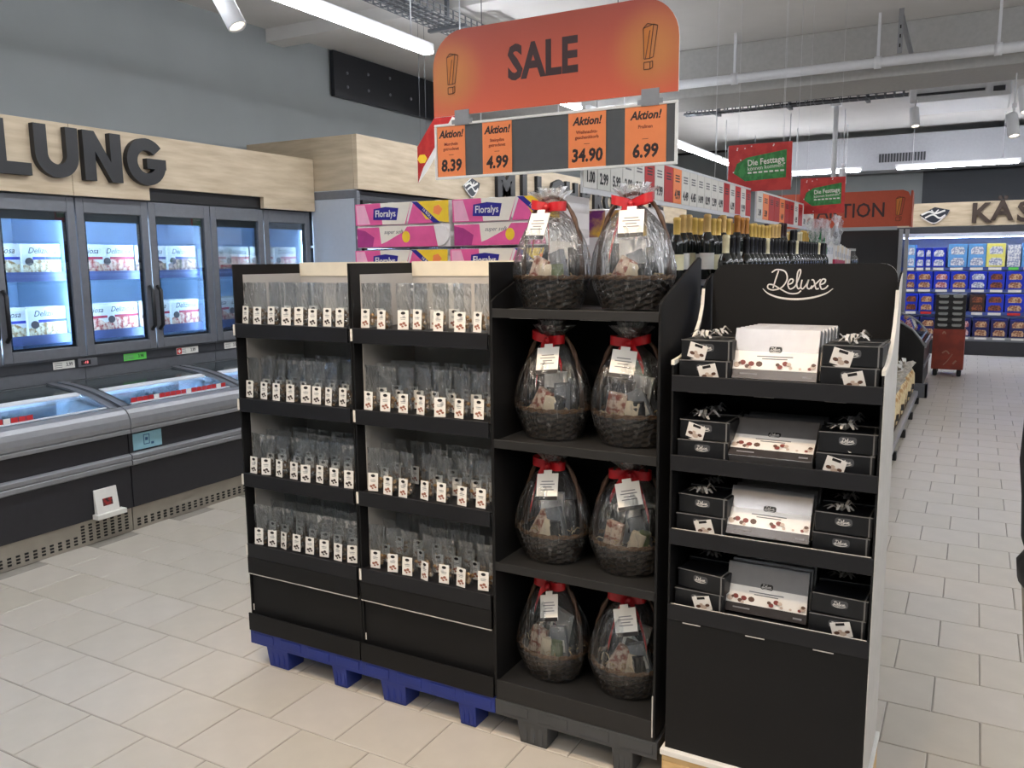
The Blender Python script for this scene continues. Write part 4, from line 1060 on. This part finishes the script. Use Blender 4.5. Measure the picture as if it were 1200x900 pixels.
M_EMB = mat('emblem_navy', (36, 42, 52), .4)
def emblem(label, M):
    t = thing('cow_emblem', label, 'emblem'); t.matrix_world = M
    MB().prism([(-.23, .02), (0, .145), (.23, .09), (.19, .0), (.0, -.15)], 0, .03, 0, smi=1).build('plate', [M_EMB, M_WHITEMETAL], t)
    b = MB()
    b.stroke([(-.2, .02), (-.08, .07), (.02, .04), (.16, .085)], .03, .031); b.stroke([(-.14, -.03), (-.02, .02), (.08, -.04), (.17, .01)], .026, .031)
    b.stroke([(-.05, .1), (.0, .05), (.06, .1)], .018, .031); b.stroke([(-.2, -.02), (0, -.125), (.17, -.01)], .016, .031)
    b.build('white_drawing', M_LOGO, t)
emblem('dark diamond emblem with white drawing on the milk header', T(XM+.016, 7.58, 2.42) @ FX @ Matrix.Scale(.7, 4))

# ================================================================== wine aisle
XR = -1.4
t = thing('wine_gondola', 'dark shelf gondola carrying wine bottles behind the stands', 'shelf', (XR, 3.98, 0)); LG = 6.9
MB().box(-.42, .42, 0, LG, 0, .12).build('plinth', M_DGREY, t)
MB().box(-.02, .02, 0, LG, .12, 1.62).build('spine', M_DGREY, t)
for k_ in range(6):
    for s_ in (-1, 1): MB().box(-.03, .03, k_*1.35, k_*1.35+.03, .12, 1.62).build('upright', M_DGREY, t); break
for z in (.4, .8, 1.2, 1.46, 1.565): MB().box(-.4, .27 if z > 1.5 else .4, 0, LG, z-.025, z).box(.27 if z > 1.5 else .4, .28 if z > 1.5 else .41, 0, LG, z-.04, z+.01).build('shelf', M_GREY, t)
# hanging price rails
def price_rail(label, y0, tags, tw, z0=1.955, z1=2.135, x=XR, h0=None):
    t = thing('price_rail', label, 'price rail', (x, y0, z0)); L = tw*len(tags); Hh = z1-z0
    MB().box(-.012, 0, 0, L, -.02, .0).box(-.012, -.004, 0, L, 0, Hh).box(-.012, 0, 0, L, Hh, Hh+.012).build('holder', M_WHITEMETAL, t)
    for yy in (.9, L-.9): MB().tube([(-.006, yy, Hh+.012), (-.006, yy, CEIL-z0)], .0014, 5).build('hanger', M_WHITEMETAL, t)
    for k, s in enumerate(tags):
        m = {'R': M_REDPAPER, 'O': M_ORANGE}.get(s[0], M_WHITE)
        c = MB().box(-.003, .001, k*tw+.004, (k+1)*tw-.004, .002, Hh-.002).build('price_card', m, t)
        n = s if m is M_WHITE else s[1:]
        if n: text(n, .062 if len(n) < 5 else .052, M_INK, c, T(.002, (k+.5)*tw, .045) @ FX, bold=.03, sx=.85)
        b = MB()
        for q in range(3): b.box(.001, .0016, (k+.25)*tw, (k+.75)*tw, Hh-.04-q*.014, Hh-.033-q*.014)
        b.build('small_print', MATS['print_grey'] if m is M_WHITE else M_DARKINK, c)
    return t
price_rail('long hanging rail of white wine prices behind the gift baskets', 3.13, ['1.00', '2.99', '5.99', '2.99', '5.99', 'R', '9.99', 'R', 'O4.99', '4.49', '4.45', '14.99', '8.99', '2.99', '4.99', 'R', '6.99', 'R', '9.99', 'R'], .142)
price_rail('shorter hanging rail of mostly red price cards, further along', 6.15, ['3.49', 'O5.99', 'R', 'R', 'O4.49', 'R', 'R', '4.95', 'R', '7.99', '8.49', '6.99'], .2, 1.95, 2.14)
# bottles
M_DGLASS = mat('dark_bottle_glass', (16, 20, 16), .08, var=.1, coat=.3)
M_GGLASS = mat('green_bottle_glass', (96, 138, 88), .08, var=.1)
CAPS = {'copper': (190, 128, 62), 'gold': (222, 184, 96), 'straw': (214, 176, 110), 'maroon': (52, 22, 26), 'cream': (232, 222, 184), 'silver': (208, 208, 212), 'black': (24, 24, 28), 'green': (30, 120, 66)}
M_LBL = [mat('cream_label', (228, 222, 186), .6, var=.04), mat('white_label', (230, 230, 226), .6, var=.04)]
def bottle(cap, green=False, label=0):
    t = thing('wine_bottle', 'x', 'bottle')
    MB().lathe([(.033, 0), (.037, .004), (.037, .185), (.034, .2), (.022, .222), (.0155, .238), (.014, .25), (.014, .298)], 14).build('glass', M_GGLASS if green else M_DGLASS, t)
    MB().lathe([(.026, .205), (.019, .225), (.0172, .24), (.0172, .3), (.0185, .302), (.0185, .314), (.013, .32), (0, .32)], 12, cap=False).build('capsule', mat('capsule_'+cap, CAPS[cap], .35, .3, var=.08), t)
    if label is not None: MB().lathe([(.0375, .05), (.0376, .13)], 14, cap=False).build('label', M_LBL[label], t)
    return t
protos = {}
def put_bottle(cap, x, y, lab, green=False, label=0, z=1.5655, sz=1):
    key = (cap, green, label)
    if key not in protos: o = bottle(cap, green, label); protos[key] = o; o['label'] = lab
    else: o = dup(protos[key], lab)
    o.location = (x, y, z); o.rotation_euler = (0, 0, R(-50)); o.scale = (1, 1, sz); o['group'] = 'wine bottles on the top shelf'
seq = ['gold', 'straw', 'straw', 'gold', 'gold', 'straw', 'gold', 'gold', 'copper', 'copper', 'copper', 'gold', 'gold', 'gold', 'gold', 'gold', 'gold', 'straw', 'straw', 'straw', 'maroon', 'maroon', 'maroon', 'black', 'black', 'black', 'cream', 'cream', 'gold', 'gold', 'gold', 'silver', 'silver', 'gold', 'gold', 'green']
TENS = ['', 'ten', 'twenty', 'thirty']
def ordn(n):
    one = ['', 'first', 'second', 'third', 'fourth', 'fifth', 'sixth', 'seventh', 'eighth', 'ninth', 'tenth', 'eleventh', 'twelfth', 'thirteenth', 'fourteenth', 'fifteenth', 'sixteenth', 'seventeenth', 'eighteenth', 'nineteenth']
    if n < 20: return one[n]
    return {20: 'twentieth', 30: 'thirtieth', 40: 'fortieth'}.get(n) or ['', '', 'twenty', 'thirty', 'forty'][n//10]+'-'+one[n % 10]
HS = {'copper': 1.06, 'gold': .97, 'straw': 1.02, 'maroon': 1.05, 'black': .95, 'cream': .93, 'silver': .92, 'green': 1.0}
for k_, cap in enumerate(seq[:31]):
    for r_ in range(3):
        if rnd.random() < .13: continue
        y = 4.03+k_*.1+.03*r_+rnd.uniform(-.008, .008); x = XR+.1+r_*.115
        cp = seq[(k_+(0, 1, 14)[r_]) % 36] if r_ < 2 else ('black' if k_ % 9 else 'cream')
        put_bottle(cp, x, y, '%s capped bottle, %s along the %s row behind the stands' % (cp, ordn(k_+1), ['back', 'middle', 'front'][r_]), cap == 'green', None if r_ == 2 and k_ % 3 else k_ % 2, 1.5655 if r_ < 2 else 1.462, HS[cp]*rnd.uniform(.98, 1.02) if r_ < 2 else 1)
for k_ in range(5):
    put_bottle('green', XR+.2+.05*(k_ % 2), 7.2+k_*.11, 'pale green bottle with green capsule, %s in the aisle' % ORD[k_], True, 1 if k_ % 2 else None)
def carton(name, label, x, y, w_, d, h_, m, cap=None, z=1.5655, band=None, cat='gift carton', gr=None):
    t = thing(name, label, cat, (x, y, z), 0, gr)
    MB().box(-d/2, d/2, -w_/2, w_/2, 0, h_).build('carton', m, t, bevel=.003)
    if band: MB().box(-d/2-.001, d/2+.001, -w_/2-.001, w_/2+.001, h_*.15, h_*.35).build('band', band, t)
    MB().box(d/2, d/2+.001, -w_*.3, w_*.3, h_*.45, h_*.65).build('print', M_SILVER, t)
M_TAN = mat('tan_carton', (214, 184, 138), .6)
M_PINKCARD = mat('raspberry_band', (176, 40, 72), .5)
carton('bottle_carton', 'tan upright bottle carton among the pale green bottles', XR+.18, 7.78, .1, .1, .33, M_TAN, cat='bottle carton')
for k_ in range(3): carton('bottle_carton', 'tall white bottle carton, %s beside the tan carton' % ORD[k_], XR+.18, 7.95+k_*.13, .12, .1, .3, M_WHITE, cat='bottle carton')
for k_ in range(8): carton('praline_carton', 'pale praline carton with raspberry band, %s along the shelf' % ORD[k_], XR+.19, 8.4+k_*.14, .125, .1, .25-.01*k_, M_PALEPACK if k_ % 2 else M_WHITE, band=M_PINKCARD if k_ < 5 else None, gr='pale praline cartons')
for k_ in range(4):
    t = thing('small_bottle', 'small dark liqueur bottle at the aisle end, %s in line' % ORD[k_], 'bottle', (XR+.2, 9.62+k_*.14, 1.5655), 0, 'small bottles at the aisle end')
    MB().lathe([(.04, 0), (.045, .01), (.045, .1), (.015, .14), (.015, .19)], 12).build('glass', M_DGLASS, t)
    MB().lathe([(.018, .175), (.018, .2), (0, .2)], 10, cap=False).build('cap', M_SILVER, t)
# clear bags hanging over the price cards
for k_, (y, zz) in enumerate(((7.0, 1.72), (7.55, 1.74), (8.2, 1.8))):
    b = MB(); g = random.Random(60+k_); n = 9; vs = []
    for i in range(7):
        for j in range(n): vs.append((.12+.05*g.random(), (j-4)*.065+.01*g.random(), i*.045))
    fs = [(i*n+j, i*n+j+1, (i+1)*n+j+1, (i+1)*n+j) for i in range(6) for j in range(n-1)]
    b.add(vs, fs, 0, True); o = b.build('plastic_bag', M_TISSUE, None, (XR+.12, y, zz-.02))
    tag(o, 'crinkled clear plastic bag hanging over price cards, %s along the aisle' % ORD[k_], 'plastic bag')
# red festive boards
M_GREENP = two_tone('green_stripe_print', (40, 112, 54), (58, 138, 70), 30, .45, .55, .5, stretch=(1, 1, .6))
M_REDP = two_tone('red_stripe_print', (176, 40, 40), (190, 52, 48), 12, .45, .55, .5, stretch=(1, 1, 1))
def festive(label, x, y, z, w_, h_):
    t = thing('festive_sign', label, 'sign', (x, y, z))
    MB().box(-w_/2, w_/2, 0, .006, 0, h_).build('board', M_REDP, t)
    pts = [(-w_*.41, h_*.4), (-w_*.22, h_*.22), (w_*.42, h_*.26), (w_*.42, h_*.84), (-w_*.2, h_*.72), (-w_*.36, h_*.6)]
    MB().prism(pts, 0, .002, 0, FY).build('green_gift_tag', M_GREENP, t)
    text('Die Festtage', w_*.135, M_WHITE, t, T(w_*.1, -.003, h_*.62) @ FY @ Matrix.Rotation(R(4), 4, 'Z'), bold=.015, sx=.85)
    text('können kommen!', w_*.09, M_WHITE, t, T(w_*.1, -.003, h_*.5) @ FY @ Matrix.Rotation(R(4), 4, 'Z'), sx=.9)
    b = MB()
    for q in range(7): b.box(-w_*.18+q*w_*.085, -w_*.12+q*w_*.085, -.003, -.002, h_*.375+q*.001, h_*.41+q*.001)
    g = random.Random(3)
    for q in range(16):
        a = g.uniform(-.46, .46)*w_; c = g.choice((g.uniform(.05, .18), g.uniform(.86, .95), g.uniform(.3, .7)))*h_
        if abs(a) < .3*w_ and .2*h_ < c < .8*h_: continue
        b.box(a, a+.008, -.003, -.001, c, c+.008)
    b.build('stars_and_line', M_LOGO, t)
    for xx in (-w_*.35, w_*.35): MB().tube([(xx, .003, h_), (xx, .003, CEIL-z)], .001, 4).build('wire', M_WHITEMETAL, t)
festive('nearer red hanging board with green tag reading Die Festtage', -1.355, 6.0, 2.13, .43, .32)
festive('further red hanging board with green tag reading Die Festtage', -1.245, 8.0, 2.06, .38, .315)
t = thing('festive_sign', 'red board with gold star peeking out beside the price board', 'sign', (-4.22, 6.0, 2.33))
MB().prism([(0, 0), (.4, .5), (.4, .8), (0, .3)], 0, .006, 0, FY).build('board', M_REDP, t)
MB().prism([(.0, .0), (.1, .1), (.4, .5), (.36, .52), (.06, .13)], .006, .008, 0, FY).build('white_swoosh', M_WHITE, t)
MB().prism([(.05+.05*math.cos(R(a)), .2+.04*math.sin(R(a))) for a in range(0, 360, 60)], .006, .009, 0, FY).build('gold_star', M_YEL, t)
for xx in (.03, .09): MB().tube([(xx, 0, .33+xx), (xx, 0, CEIL-2.33)], .002, 4).build('wire', M_GALV, t)

# ================================================================== orange promotion arch
t = thing('promotion_arch', 'orange header board reading AKTION on silver posts', 'sign', (-.86, 13.1, 0))
M_ARCH = mat('shaded_orange_board', (184, 78, 50), .5, var=.04)  # orange darkened in the colour itself, for the shade the arch stands in
MB().prism([(-1.9, 2.1), (0, 2.1), (0, 2.5), (-.03, 2.57), (-.1, 2.6), (-1.9, 2.6)], 0, .03, 0, T(0, 0, 0) @ FY).build('board', M_ARCH, t)
MB().prism([(.0, 2.09), (.35, 2.09), (.35, 2.46), (.25, 2.57), (.05, 2.59), (0, 2.53)], 0, .025, 0, T(0, -.02, 0) @ FX).build('end_board', M_ARCH, t)
text('AKTION', .285, M_SALEINK, t, T(-.775, -.032, 2.325) @ FY, bold=.012, sx=.86)
exclamation(MB(), T(-.13, -.032, 2.335) @ FY @ Matrix.Scale(2.05, 4)).build('exclamation_mark', [MATS['sketch_ink'], MATS['amber_print']], t)
for x in (-.1, -.02): MB().box(x-.025, x+.025, 0, .05, 0, 2.06).build('post', M_ALU, t)
MB().box(-1.75, -.14, .35, .4, 0, 2.06).build('dark_back', M_PLASTBLACK, t)
MB().box(-1.75, -1.65, 0, .06, 0, 2.06).build('post', M_ALU, t)

# ================================================================== chest freezer, snack rack and crate trolley by the walkway
t = thing('island_freezer', 'black sided chest freezer with curved glass lid by walkway', 'freezer', (-.5, 11.45, 0)); LI = 1.4
PXm = Matrix(((1, 0, 0, 0), (0, 0, -1, 0), (0, 1, 0, 0), (0, 0, 0, 1)))
prof = [(0, .06), (0, .58), (-.05, .66), (-.14, .77), (-.26, .85), (-.4, .9), (-.85, .9), (-.85, .06)]
MB().prism([(x, z*.985) for x, z in prof], -.03, 0, 0, PXm).build('end_panel', M_PLASTBLACK, t)
MB().prism([(x, z*.985) for x, z in prof], -LI, -LI+.03, 0, PXm).build('end_panel', M_PLASTBLACK, t)
MB().box(-.85, 0, .03, LI-.03, .06, .56).build('tub', M_PANEL, t)
MB().box(0, .02, 0, LI, .55, .62).box(0, .015, 0, LI, .3, .34).build('rail', M_ALU, t)
arc = [(x, z) for x, z in prof[1:-1]]
MB().prism(arc+[(x, z-.012) for x, z in arc[::-1]], -LI+.01, -.01, 0, PXm).build('glass_lid', M_GLASS, t)
MB().tube([(x, 0, z) for x, z in arc], .014, 8).build('lid_frame', M_ALU, t); MB().tube([(x, LI, z) for x, z in arc], .014, 8).build('lid_frame', M_ALU, t)
MB().box(-.8, -.04, .05, LI-.05, .56, .66).build('frozen_packs', mat('frosted_blue_packs', (120, 150, 190), .5, var=.3, scale=12), t)
MB().box(-.8, -.05, .08, LI-.1, .02, .06).build('foot', M_DGREY, t)
t = thing('floor_sensor_post', 'small grey corner guard standing before the island freezer', 'guard', (-.47, 10.95, 0))
MB().box(-.1, .05, 0, .03, 0, .17).box(.02, .05, 0, .15, 0, .17).build('plate', M_GREY, t, bevel=.004)
t = thing('snack_rack', 'low silver rack on small feet with paper snack bags', 'rack', (-.5, 6.3, 0)); LR = 4.3
MB().box(-.05, 0, 0, LR, .075, .135).build('front_rail', M_ALU, t, bevel=.006)
MB().box(-.43, -.05, 0, LR, .1, .125).build('deck', M_DGREY, t)
MB().box(-.45, -.43, 0, LR, .125, .85).build('back_board', M_DGREY, t)
for y in (.1, 1.1, 2.1, 3.1, 4.15): MB().box(-.09, .02, y, y+.06, 0, .075).build('foot', M_PLASTBLACK, t, bevel=.006)
for y in (0, 4.28): MB().box(-.43, -.06, y, y+.02, .125, .45).build('divider', M_PLASTBLACK, t)
MB().box(-.43, -.24, 0, LR, .125, .33).build('rear_step', M_DGREY, t)
M_SNACK = two_tone('snack_print', (236, 216, 170), (196, 150, 96), 22, .45, .6, .5)
M_FOIL = mat('crinkled_foil', (222, 220, 216), .4, .1, var=.25, scale=40)
def snack_bag():
    t = thing('snack_bag', 'x', 'snack bag', (0, 0, 0), 0, 'snack bags in the low rack')
    MB().lathe([(.06, 0), (.09, .02), (.105, .12), (.1, .24), (.06, .3)], 12, sy=1.25, sx=.72).build('bag', M_SNACK, t)
    b = MB(); g = random.Random(4)
    for q in range(7):
        a = q/7*6.28; d = Vector((math.cos(a)*.7, math.sin(a), 0)); n_ = Vector((-d.y, d.x, 0))*.035
        b.add([d*.03-n_*.6+Vector((0, 0, .28)), d*.03+n_*.6+Vector((0, 0, .28)), d*.1+n_+Vector((0, 0, .35+.06*g.random())), d*.1-n_+Vector((0, 0, .35+.06*g.random()))], [(0, 1, 2, 3)])
    b.build('foil_top', M_FOIL, t)
    MB().box(.073, .077, -.03, .03, .06, .12).build('black_label', M_INK, t)
    return t
sn = snack_bag(); k = 0
for r_ in range(2):
    for c in range(14):
        y = 6.45+c*.3; lab = 'cream snack bag with foil top, %s row, %s along the rack' % (['lower', 'upper'][r_], ORD[c])
        loc = (-.615-.17*r_, y, .1275 if r_ == 0 else .3325)
        if k == 0: sn.location = loc; sn['label'] = lab
        else: dup(sn, lab, loc, R(rnd.uniform(-25, 25)))
        
        k += 1
t = thing('crate_trolley', 'worn rust red box trolley on black castors', 'trolley', (-.475, 13.1, 0))
M_RUST = two_tone('worn_red_paint', (150, 60, 42), (128, 50, 38), 6, .4, .6, .6)
MB().box(0, .4, 0, .55, .1, .665).build('body', M_RUST, t, bevel=.008)
b = MB(); b.stroke([(.15, .16), (.2, .22), (.26, .32)], .012, .0012, 0, FY); b.stroke([(.13, .33), (.18, .36), (.22, .32)], .02, .0012, 0, FY); b.stroke([(.27, .18), (.31, .23)], .025, .0012, 0, FY); b.stroke([(.12, .6), (.14, .63), (.16, .6)], .018, .0012, 0, FY)
b.build('scuffs', mat('scuff_grey', (164, 120, 98), .7), t)
for x in (.02, .32):
    for y in (.03, .44): MB().box(x, x+.06, y, y+.08, .0, .1).build('castor', M_PLASTBLACK, t, bevel=.02)
def crate(z, label):
    t = thing('plastic_crate', label, 'crate', (-.465, 13.12, z), 0, 'stacked black crates')
    MB().box(0, .375, 0, .5, 0, .078).build('tub', M_PLASTBLACK, t, bevel=.004)
    for x in (.04, .215): MB().prism([(x, .045), (x+.02, .035), (x+.1, .035), (x+.12, .045), (x+.12, .072), (x, .072)], 0, .003, 0, FY).build('grip', mat('pale_grip', (150, 152, 148), .5), t)
for k_ in range(6): crate(.667+k_*.08, 'black plastic crate with pale grips, %s from the trolley lid' % ORD[k_])

# ================================================================== cheese cooler on the back wall
YK = 16.2
t = thing('cheese_cooler', 'wide open wall cooler of blue cheese cartons under wood sign', 'cooler', (-1.25, YK, 0)); WK_ = 5.0
M_COOLBLUE = mat('cooler_blue', (62, 80, 150), .5, var=.05)
MB().box(0, WK_, .7, .75, 0, 2.1).box(0, .04, .0, .7, .0, 2.1).box(WK_-.04, WK_, 0, .7, 0, 2.1).build('cabinet', M_DGREY, t)
MB().box(0.04, WK_-.04, .68, .7, .31, 2.0).build('liner', mat('pale_liner', (150, 156, 176), .5), t)
MB().box(0, WK_, -.02, .7, .0, .24).build('base', M_PANEL, t)
MB().box(0, WK_, -.025, .0, .24, .27).build('kick_rail', M_GREY, t)
MB().box(0, WK_, .0, .7, 2.0, 2.1).build('canopy', mat('canopy_white', (196, 202, 220), .4), t)
MB().box(0, WK_, -.01, .02, 2.07, 2.17).build('canopy_front', M_DGREY, t)
MB().box(.1, WK_-.1, .1, .14, 1.985, 1.999).build('cooler_lamp', glow('cool_canopy_lamp', (190, 210, 255), 16.0), t)
SHK = (1.47, 1.03, .645, .59)
for z in (1.49, 1.12, .735):
    s = MB().box(.04, WK_-.04, .0, .66, z-.03, z-.005).box(.04, WK_-.04, -.012, 0, z-.05, z).build('shelf', M_COOLBLUE, t)
    MB().box(.06, WK_-.06, .02, .04, z-.04, z-.031).build('shelf_lamp', MATS['cool_canopy_lamp'], s)
MB().box(.04, WK_-.04, -.012, .66, .27, .31).build('lowest_shelf', M_ALU, t)
M_CBLUE = mat('royal_blue_carton', (24, 52, 190), .45, var=.06)
M_CDARK = mat('navy_carton', (26, 30, 92), .45, var=.06)
M_CLBLUE = mat('sky_blue_carton', (98, 160, 220), .45, var=.12, scale=14)
M_CYEL = mat('lemon_carton', (232, 226, 120), .45, var=.06)
M_CBRN = mat('brown_carton', (60, 40, 34), .45, var=.1)
M_FOOD = [two_tone('cheese_print_white', (226, 228, 232), (150, 160, 190), 30), two_tone('cheese_print_tan', (206, 170, 130), (140, 90, 70), 28), two_tone('cheese_print_pink', (222, 190, 190), (170, 90, 90), 28), two_tone('cheese_print_rust', (150, 84, 54), (90, 50, 40), 28)]
def cheese(label, x0, x1, z, h_, m, food):
    t = thing('cheese_carton', label, 'cheese carton', (x0, YK+.02, z), 0, 'cheese cartons in the back cooler'); w_ = x1-x0-.008
    MB().box(0, w_, 0, .4, 0, h_).build('carton', m, t, bevel=.004)
    for q in range(2):
        a = h_*(.07+.48*q)
        if food is not None: MB().prism([(w_*.16, a), (w_*.84, a), (w_*.88, a+h_*.16), (w_*.78, a+h_*.32), (w_*.3, a+h_*.33), (w_*.14, a+h_*.2)], 0, .004, 0, FY).build('print', M_FOOD[food], t)
rows = [(1.491, .36, [(-1.07, -.93, M_CLBLUE, 0), (-.93, -.78, M_CBLUE, 0), (-.78, -.68, M_CBLUE, 0), (-.68, -.46, M_CBLUE, 0), (-.43, -.14, M_CLBLUE, 0), (-.13, .14, M_CLBLUE, 0), (.14, .42, M_CYEL, 0), (.44, .64, M_FOOD[0], None), (.65, .9, M_CLBLUE, 0), (.92, 1.2, M_CBLUE, 1)]),
        (1.121, .29, [(-1.07, -.9, M_CBLUE, 1), (-.9, -.64, M_CBLUE, 1), (-.63, -.38, M_CBLUE, 2), (-.37, -.1, M_CBLUE, 1), (-.09, .18, M_CBLUE, 0), (.19, .44, M_CBLUE, 3), (.45, .72, M_CBLUE, 1), (.73, 1.0, M_CBLUE, 2)]),
        (.736, .29, [(-1.07, -.85, M_CBLUE, 3), (-.84, -.6, M_CBLUE, 1), (-.59, -.36, M_CDARK, 2), (-.35, -.1, M_CBLUE, 1), (-.06, .17, M_CBRN, 3), (.18, .45, M_CBLUE, 3), (.46, .74, M_CBLUE, 1), (.75, 1.0, M_CBLUE, 2)]),
        ]
rows.append((.311, .3, [(-1.07+q*.27, -.82+q*.27, M_CDARK, 2 if q == 3 else 1) for q in range(8)]))
cn = {M_CLBLUE.name: 'sky blue', M_CBLUE.name: 'royal blue', M_CYEL.name: 'lemon yellow', M_CBRN.name: 'brown', M_CDARK.name: 'navy', M_FOOD[0].name: 'whitish'}
for ri, (z, h_, items) in enumerate(rows):
    for c, (a, b_, m, fd) in enumerate(items):
        hh = h_*(.92 if m is M_CBLUE and ri == 0 else (1.08 if m in (M_CLBLUE, M_CYEL) else 1))
        hh = min(hh, .3 if ri else .42)
        cheese('%s cheese carton, %s from the arch on the %s cooler shelf' % (cn[m.name], ORD[c], ['top', 'second', 'third', 'lowest'][ri]), a, b_, z, hh, m, fd)
        w_ = b_-a
        o = MB().box(0, min(.19, w_*.72), -.003, 0, 0, .042).build('price_ticket', M_WHITE if not (ri == 0 and c == 7) and not (ri == 2 and c in (1, 6)) else (M_GREENCARD if ri == 0 else M_REDPAPER), None, (a+w_*.14, YK-.0125, z-.05))
        tag(o, '%s shelf ticket of the cheese cooler, %s from the orange arch' % (['top', 'second', 'third', 'lowest'][ri], ORD[c]), 'price ticket', 'tickets on the cheese cooler')
t = thing('cheese_header', 'light wood header board of the cheese cooler', 'sign board', (-1.25, YK-.03, 0))
MB().box(0, WK_, 0, .04, 2.18, 2.575).build('panel', M_WOOD, t, bevel=.003)
for k_, ch in enumerate('KÄSE'):
    o = link('sign_letter', text_mesh(ch, .44, mat('brown_letter', (58, 44, 36), .5), ext=.02, bold=.03), None); o.matrix_world = T(.01+k_*.31, YK-.055, 2.37 if ch != 'Ä' else 2.4) @ FY
    tag(o, 'brown block letter %s on the cheese cooler header' % ch, 'letter', 'letters on the cheese header')
emblem('dark diamond emblem with white drawing on the cheese header', T(-.68, YK-.032, 2.36) @ FY)

# ================================================================== person at the frame edge
def person():
    t = thing('person', 'person in black jacket and beige trousers cut off by frame edge', 'person', (.384, 2.5, 0), R(8))
    J = {'pel': ((0, 0, .93), .13), 'ch': ((0, 0, 1.2), .145), 'nk0': ((0, .0, 1.43), .09), 'nk': ((0, -.01, 1.5), .055), 'hd': ((0, -.02, 1.6), .085), 'hd2': ((0, -.02, 1.72), .075)}
    E_ = [('pel', 'ch'), ('ch', 'nk0'), ('nk0', 'nk'), ('nk', 'hd'), ('hd', 'hd2')]
    for s_, n_ in ((-1, 'l'), (1, 'r')):
        J.update({n_+'sh': ((s_*.16, 0, 1.39), .06), n_+'el': ((s_*.19, .03, 1.12), .045), n_+'wr': ((s_*.19, -.1, .9), .03), n_+'ha': ((s_*.185, -.13, .83), .036),
                  n_+'hip': ((s_*.09, 0, .88), .1), n_+'kn': ((s_*.1, -.01, .48), .062), n_+'an': ((s_*.1, .02, .09), .042), n_+'ft': ((s_*.11, -.14, .045), .04)})
        E_ += [('nk0', n_+'sh'), (n_+'sh', n_+'el'), (n_+'el', n_+'wr'), (n_+'wr', n_+'ha'), ('pel', n_+'hip'), (n_+'hip', n_+'kn'), (n_+'kn', n_+'an'), (n_+'an', n_+'ft')]
        for f in range(5):
            base = Vector(J[n_+'ha'][0]); dx = (f-1.5)*.017 if f < 4 else -.03; L = (.05, .058, .054, .042, .035)[f]
            a = base+Vector((0, dx, -.02 if f < 4 else 0)); b_ = a+Vector((-s_*.006, -.004, -L*.6)); c_ = b_+Vector((-s_*.014, -.004, -L*.45))
            J.update({n_+'f%da' % f: (tuple(a), .0095), n_+'f%db' % f: (tuple(b_), .0085), n_+'f%dc' % f: (tuple(c_), .0075)})
            E_ += [(n_+'ha', n_+'f%da' % f), (n_+'f%da' % f, n_+'f%db' % f), (n_+'f%db' % f, n_+'f%dc' % f)]
    ks = list(J); me = bpy.data.meshes.new('body'); me.from_pydata([J[k][0] for k in ks], [(ks.index(a), ks.index(b)) for a, b in E_], [])
    me.materials.append(mat('skin', (206, 160, 134), .5)); o = link('body', me, t)
    sk = o.modifiers.new('skin', 'SKIN'); o.modifiers.new('smooth', 'SUBSURF').levels = 1
    for k, v in zip(ks, me.skin_vertices[0].data): v.radius = (J[k][1], J[k][1])
    me.skin_vertices[0].data[ks.index('pel')].use_root = True
    for p_ in me.polygons: p_.use_smooth = True
    MJ = mat('black_padded_jacket', (17, 17, 19), .55, var=.2, scale=10, bump=.2, bscale=9)
    g = random.Random(2)
    b = MB(); prof = [(.2, .80), (.215, .82), (.222, .87), (.2, .91), (.21, .95), (.212, 1.0), (.19, 1.04), (.205, 1.1), (.208, 1.15), (.192, 1.19), (.205, 1.25), (.2, 1.33), (.185, 1.4), (.12, 1.47), (.075, 1.52)]
    b.lathe(prof, 26, 0, sx=1.12, sy=.78, cap=False, fn=lambda i, j, q: 1+.012*math.sin(5*q+i))
    for s_ in (-1, 1): b.tube([(s_*.15, 0, 1.4), (s_*.185, .01, 1.3), (s_*.192, .03, 1.14), (s_*.185, .0, 1.05), (s_*.195, -.06, .96), (s_*.19, -.1, .9)], [.07, .068, .06, .062, .058, .045], 12)
    b.build('jacket', MJ, t)
    MT = mat('beige_trousers', (142, 134, 122), .8, var=.12, scale=14)
    b = MB()
    for s_ in (-1, 1): b.tube([(s_*.09, 0, .95), (s_*.1, 0, .85), (s_*.105, 0, .6), (s_*.105, -.005, .46), (s_*.105, .01, .25), (s_*.105, .015, .08)], [.12, .135, .105, .088, .078, .075], 14)
    b.build('trousers', MT, t)
    for s_ in (-1, 1): MB().blob((s_*.11, -.05, .05), (.055, .14, .05), 0, 3, .02, n=10, m_=6).build('shoe', M_PLASTBLACK, t)
    MB().blob((0, .01, 1.665), (.095, .105, .12), 0, 9, .04, n=12, m_=8).build('hair', mat('dark_hair', (48, 36, 30), .6, bump=.3), t)
    b = MB()
    for s_ in (-1, 1): b.blob((s_*.032, -.104, 1.635), (.011, .006, .007), 0, 1, 0).blob((s_*.09, -.01, 1.63), (.012, .02, .03), 1, 2, .05)
    b.blob((0, -.115, 1.605), (.013, .018, .022), 1, 3, .05).blob((0, -.1, 1.565), (.026, .008, .008), 2, 4, 0)
    b.build('face', [M_INK, MATS['skin'], mat('lips', (160, 90, 84), .5)], t)
person()
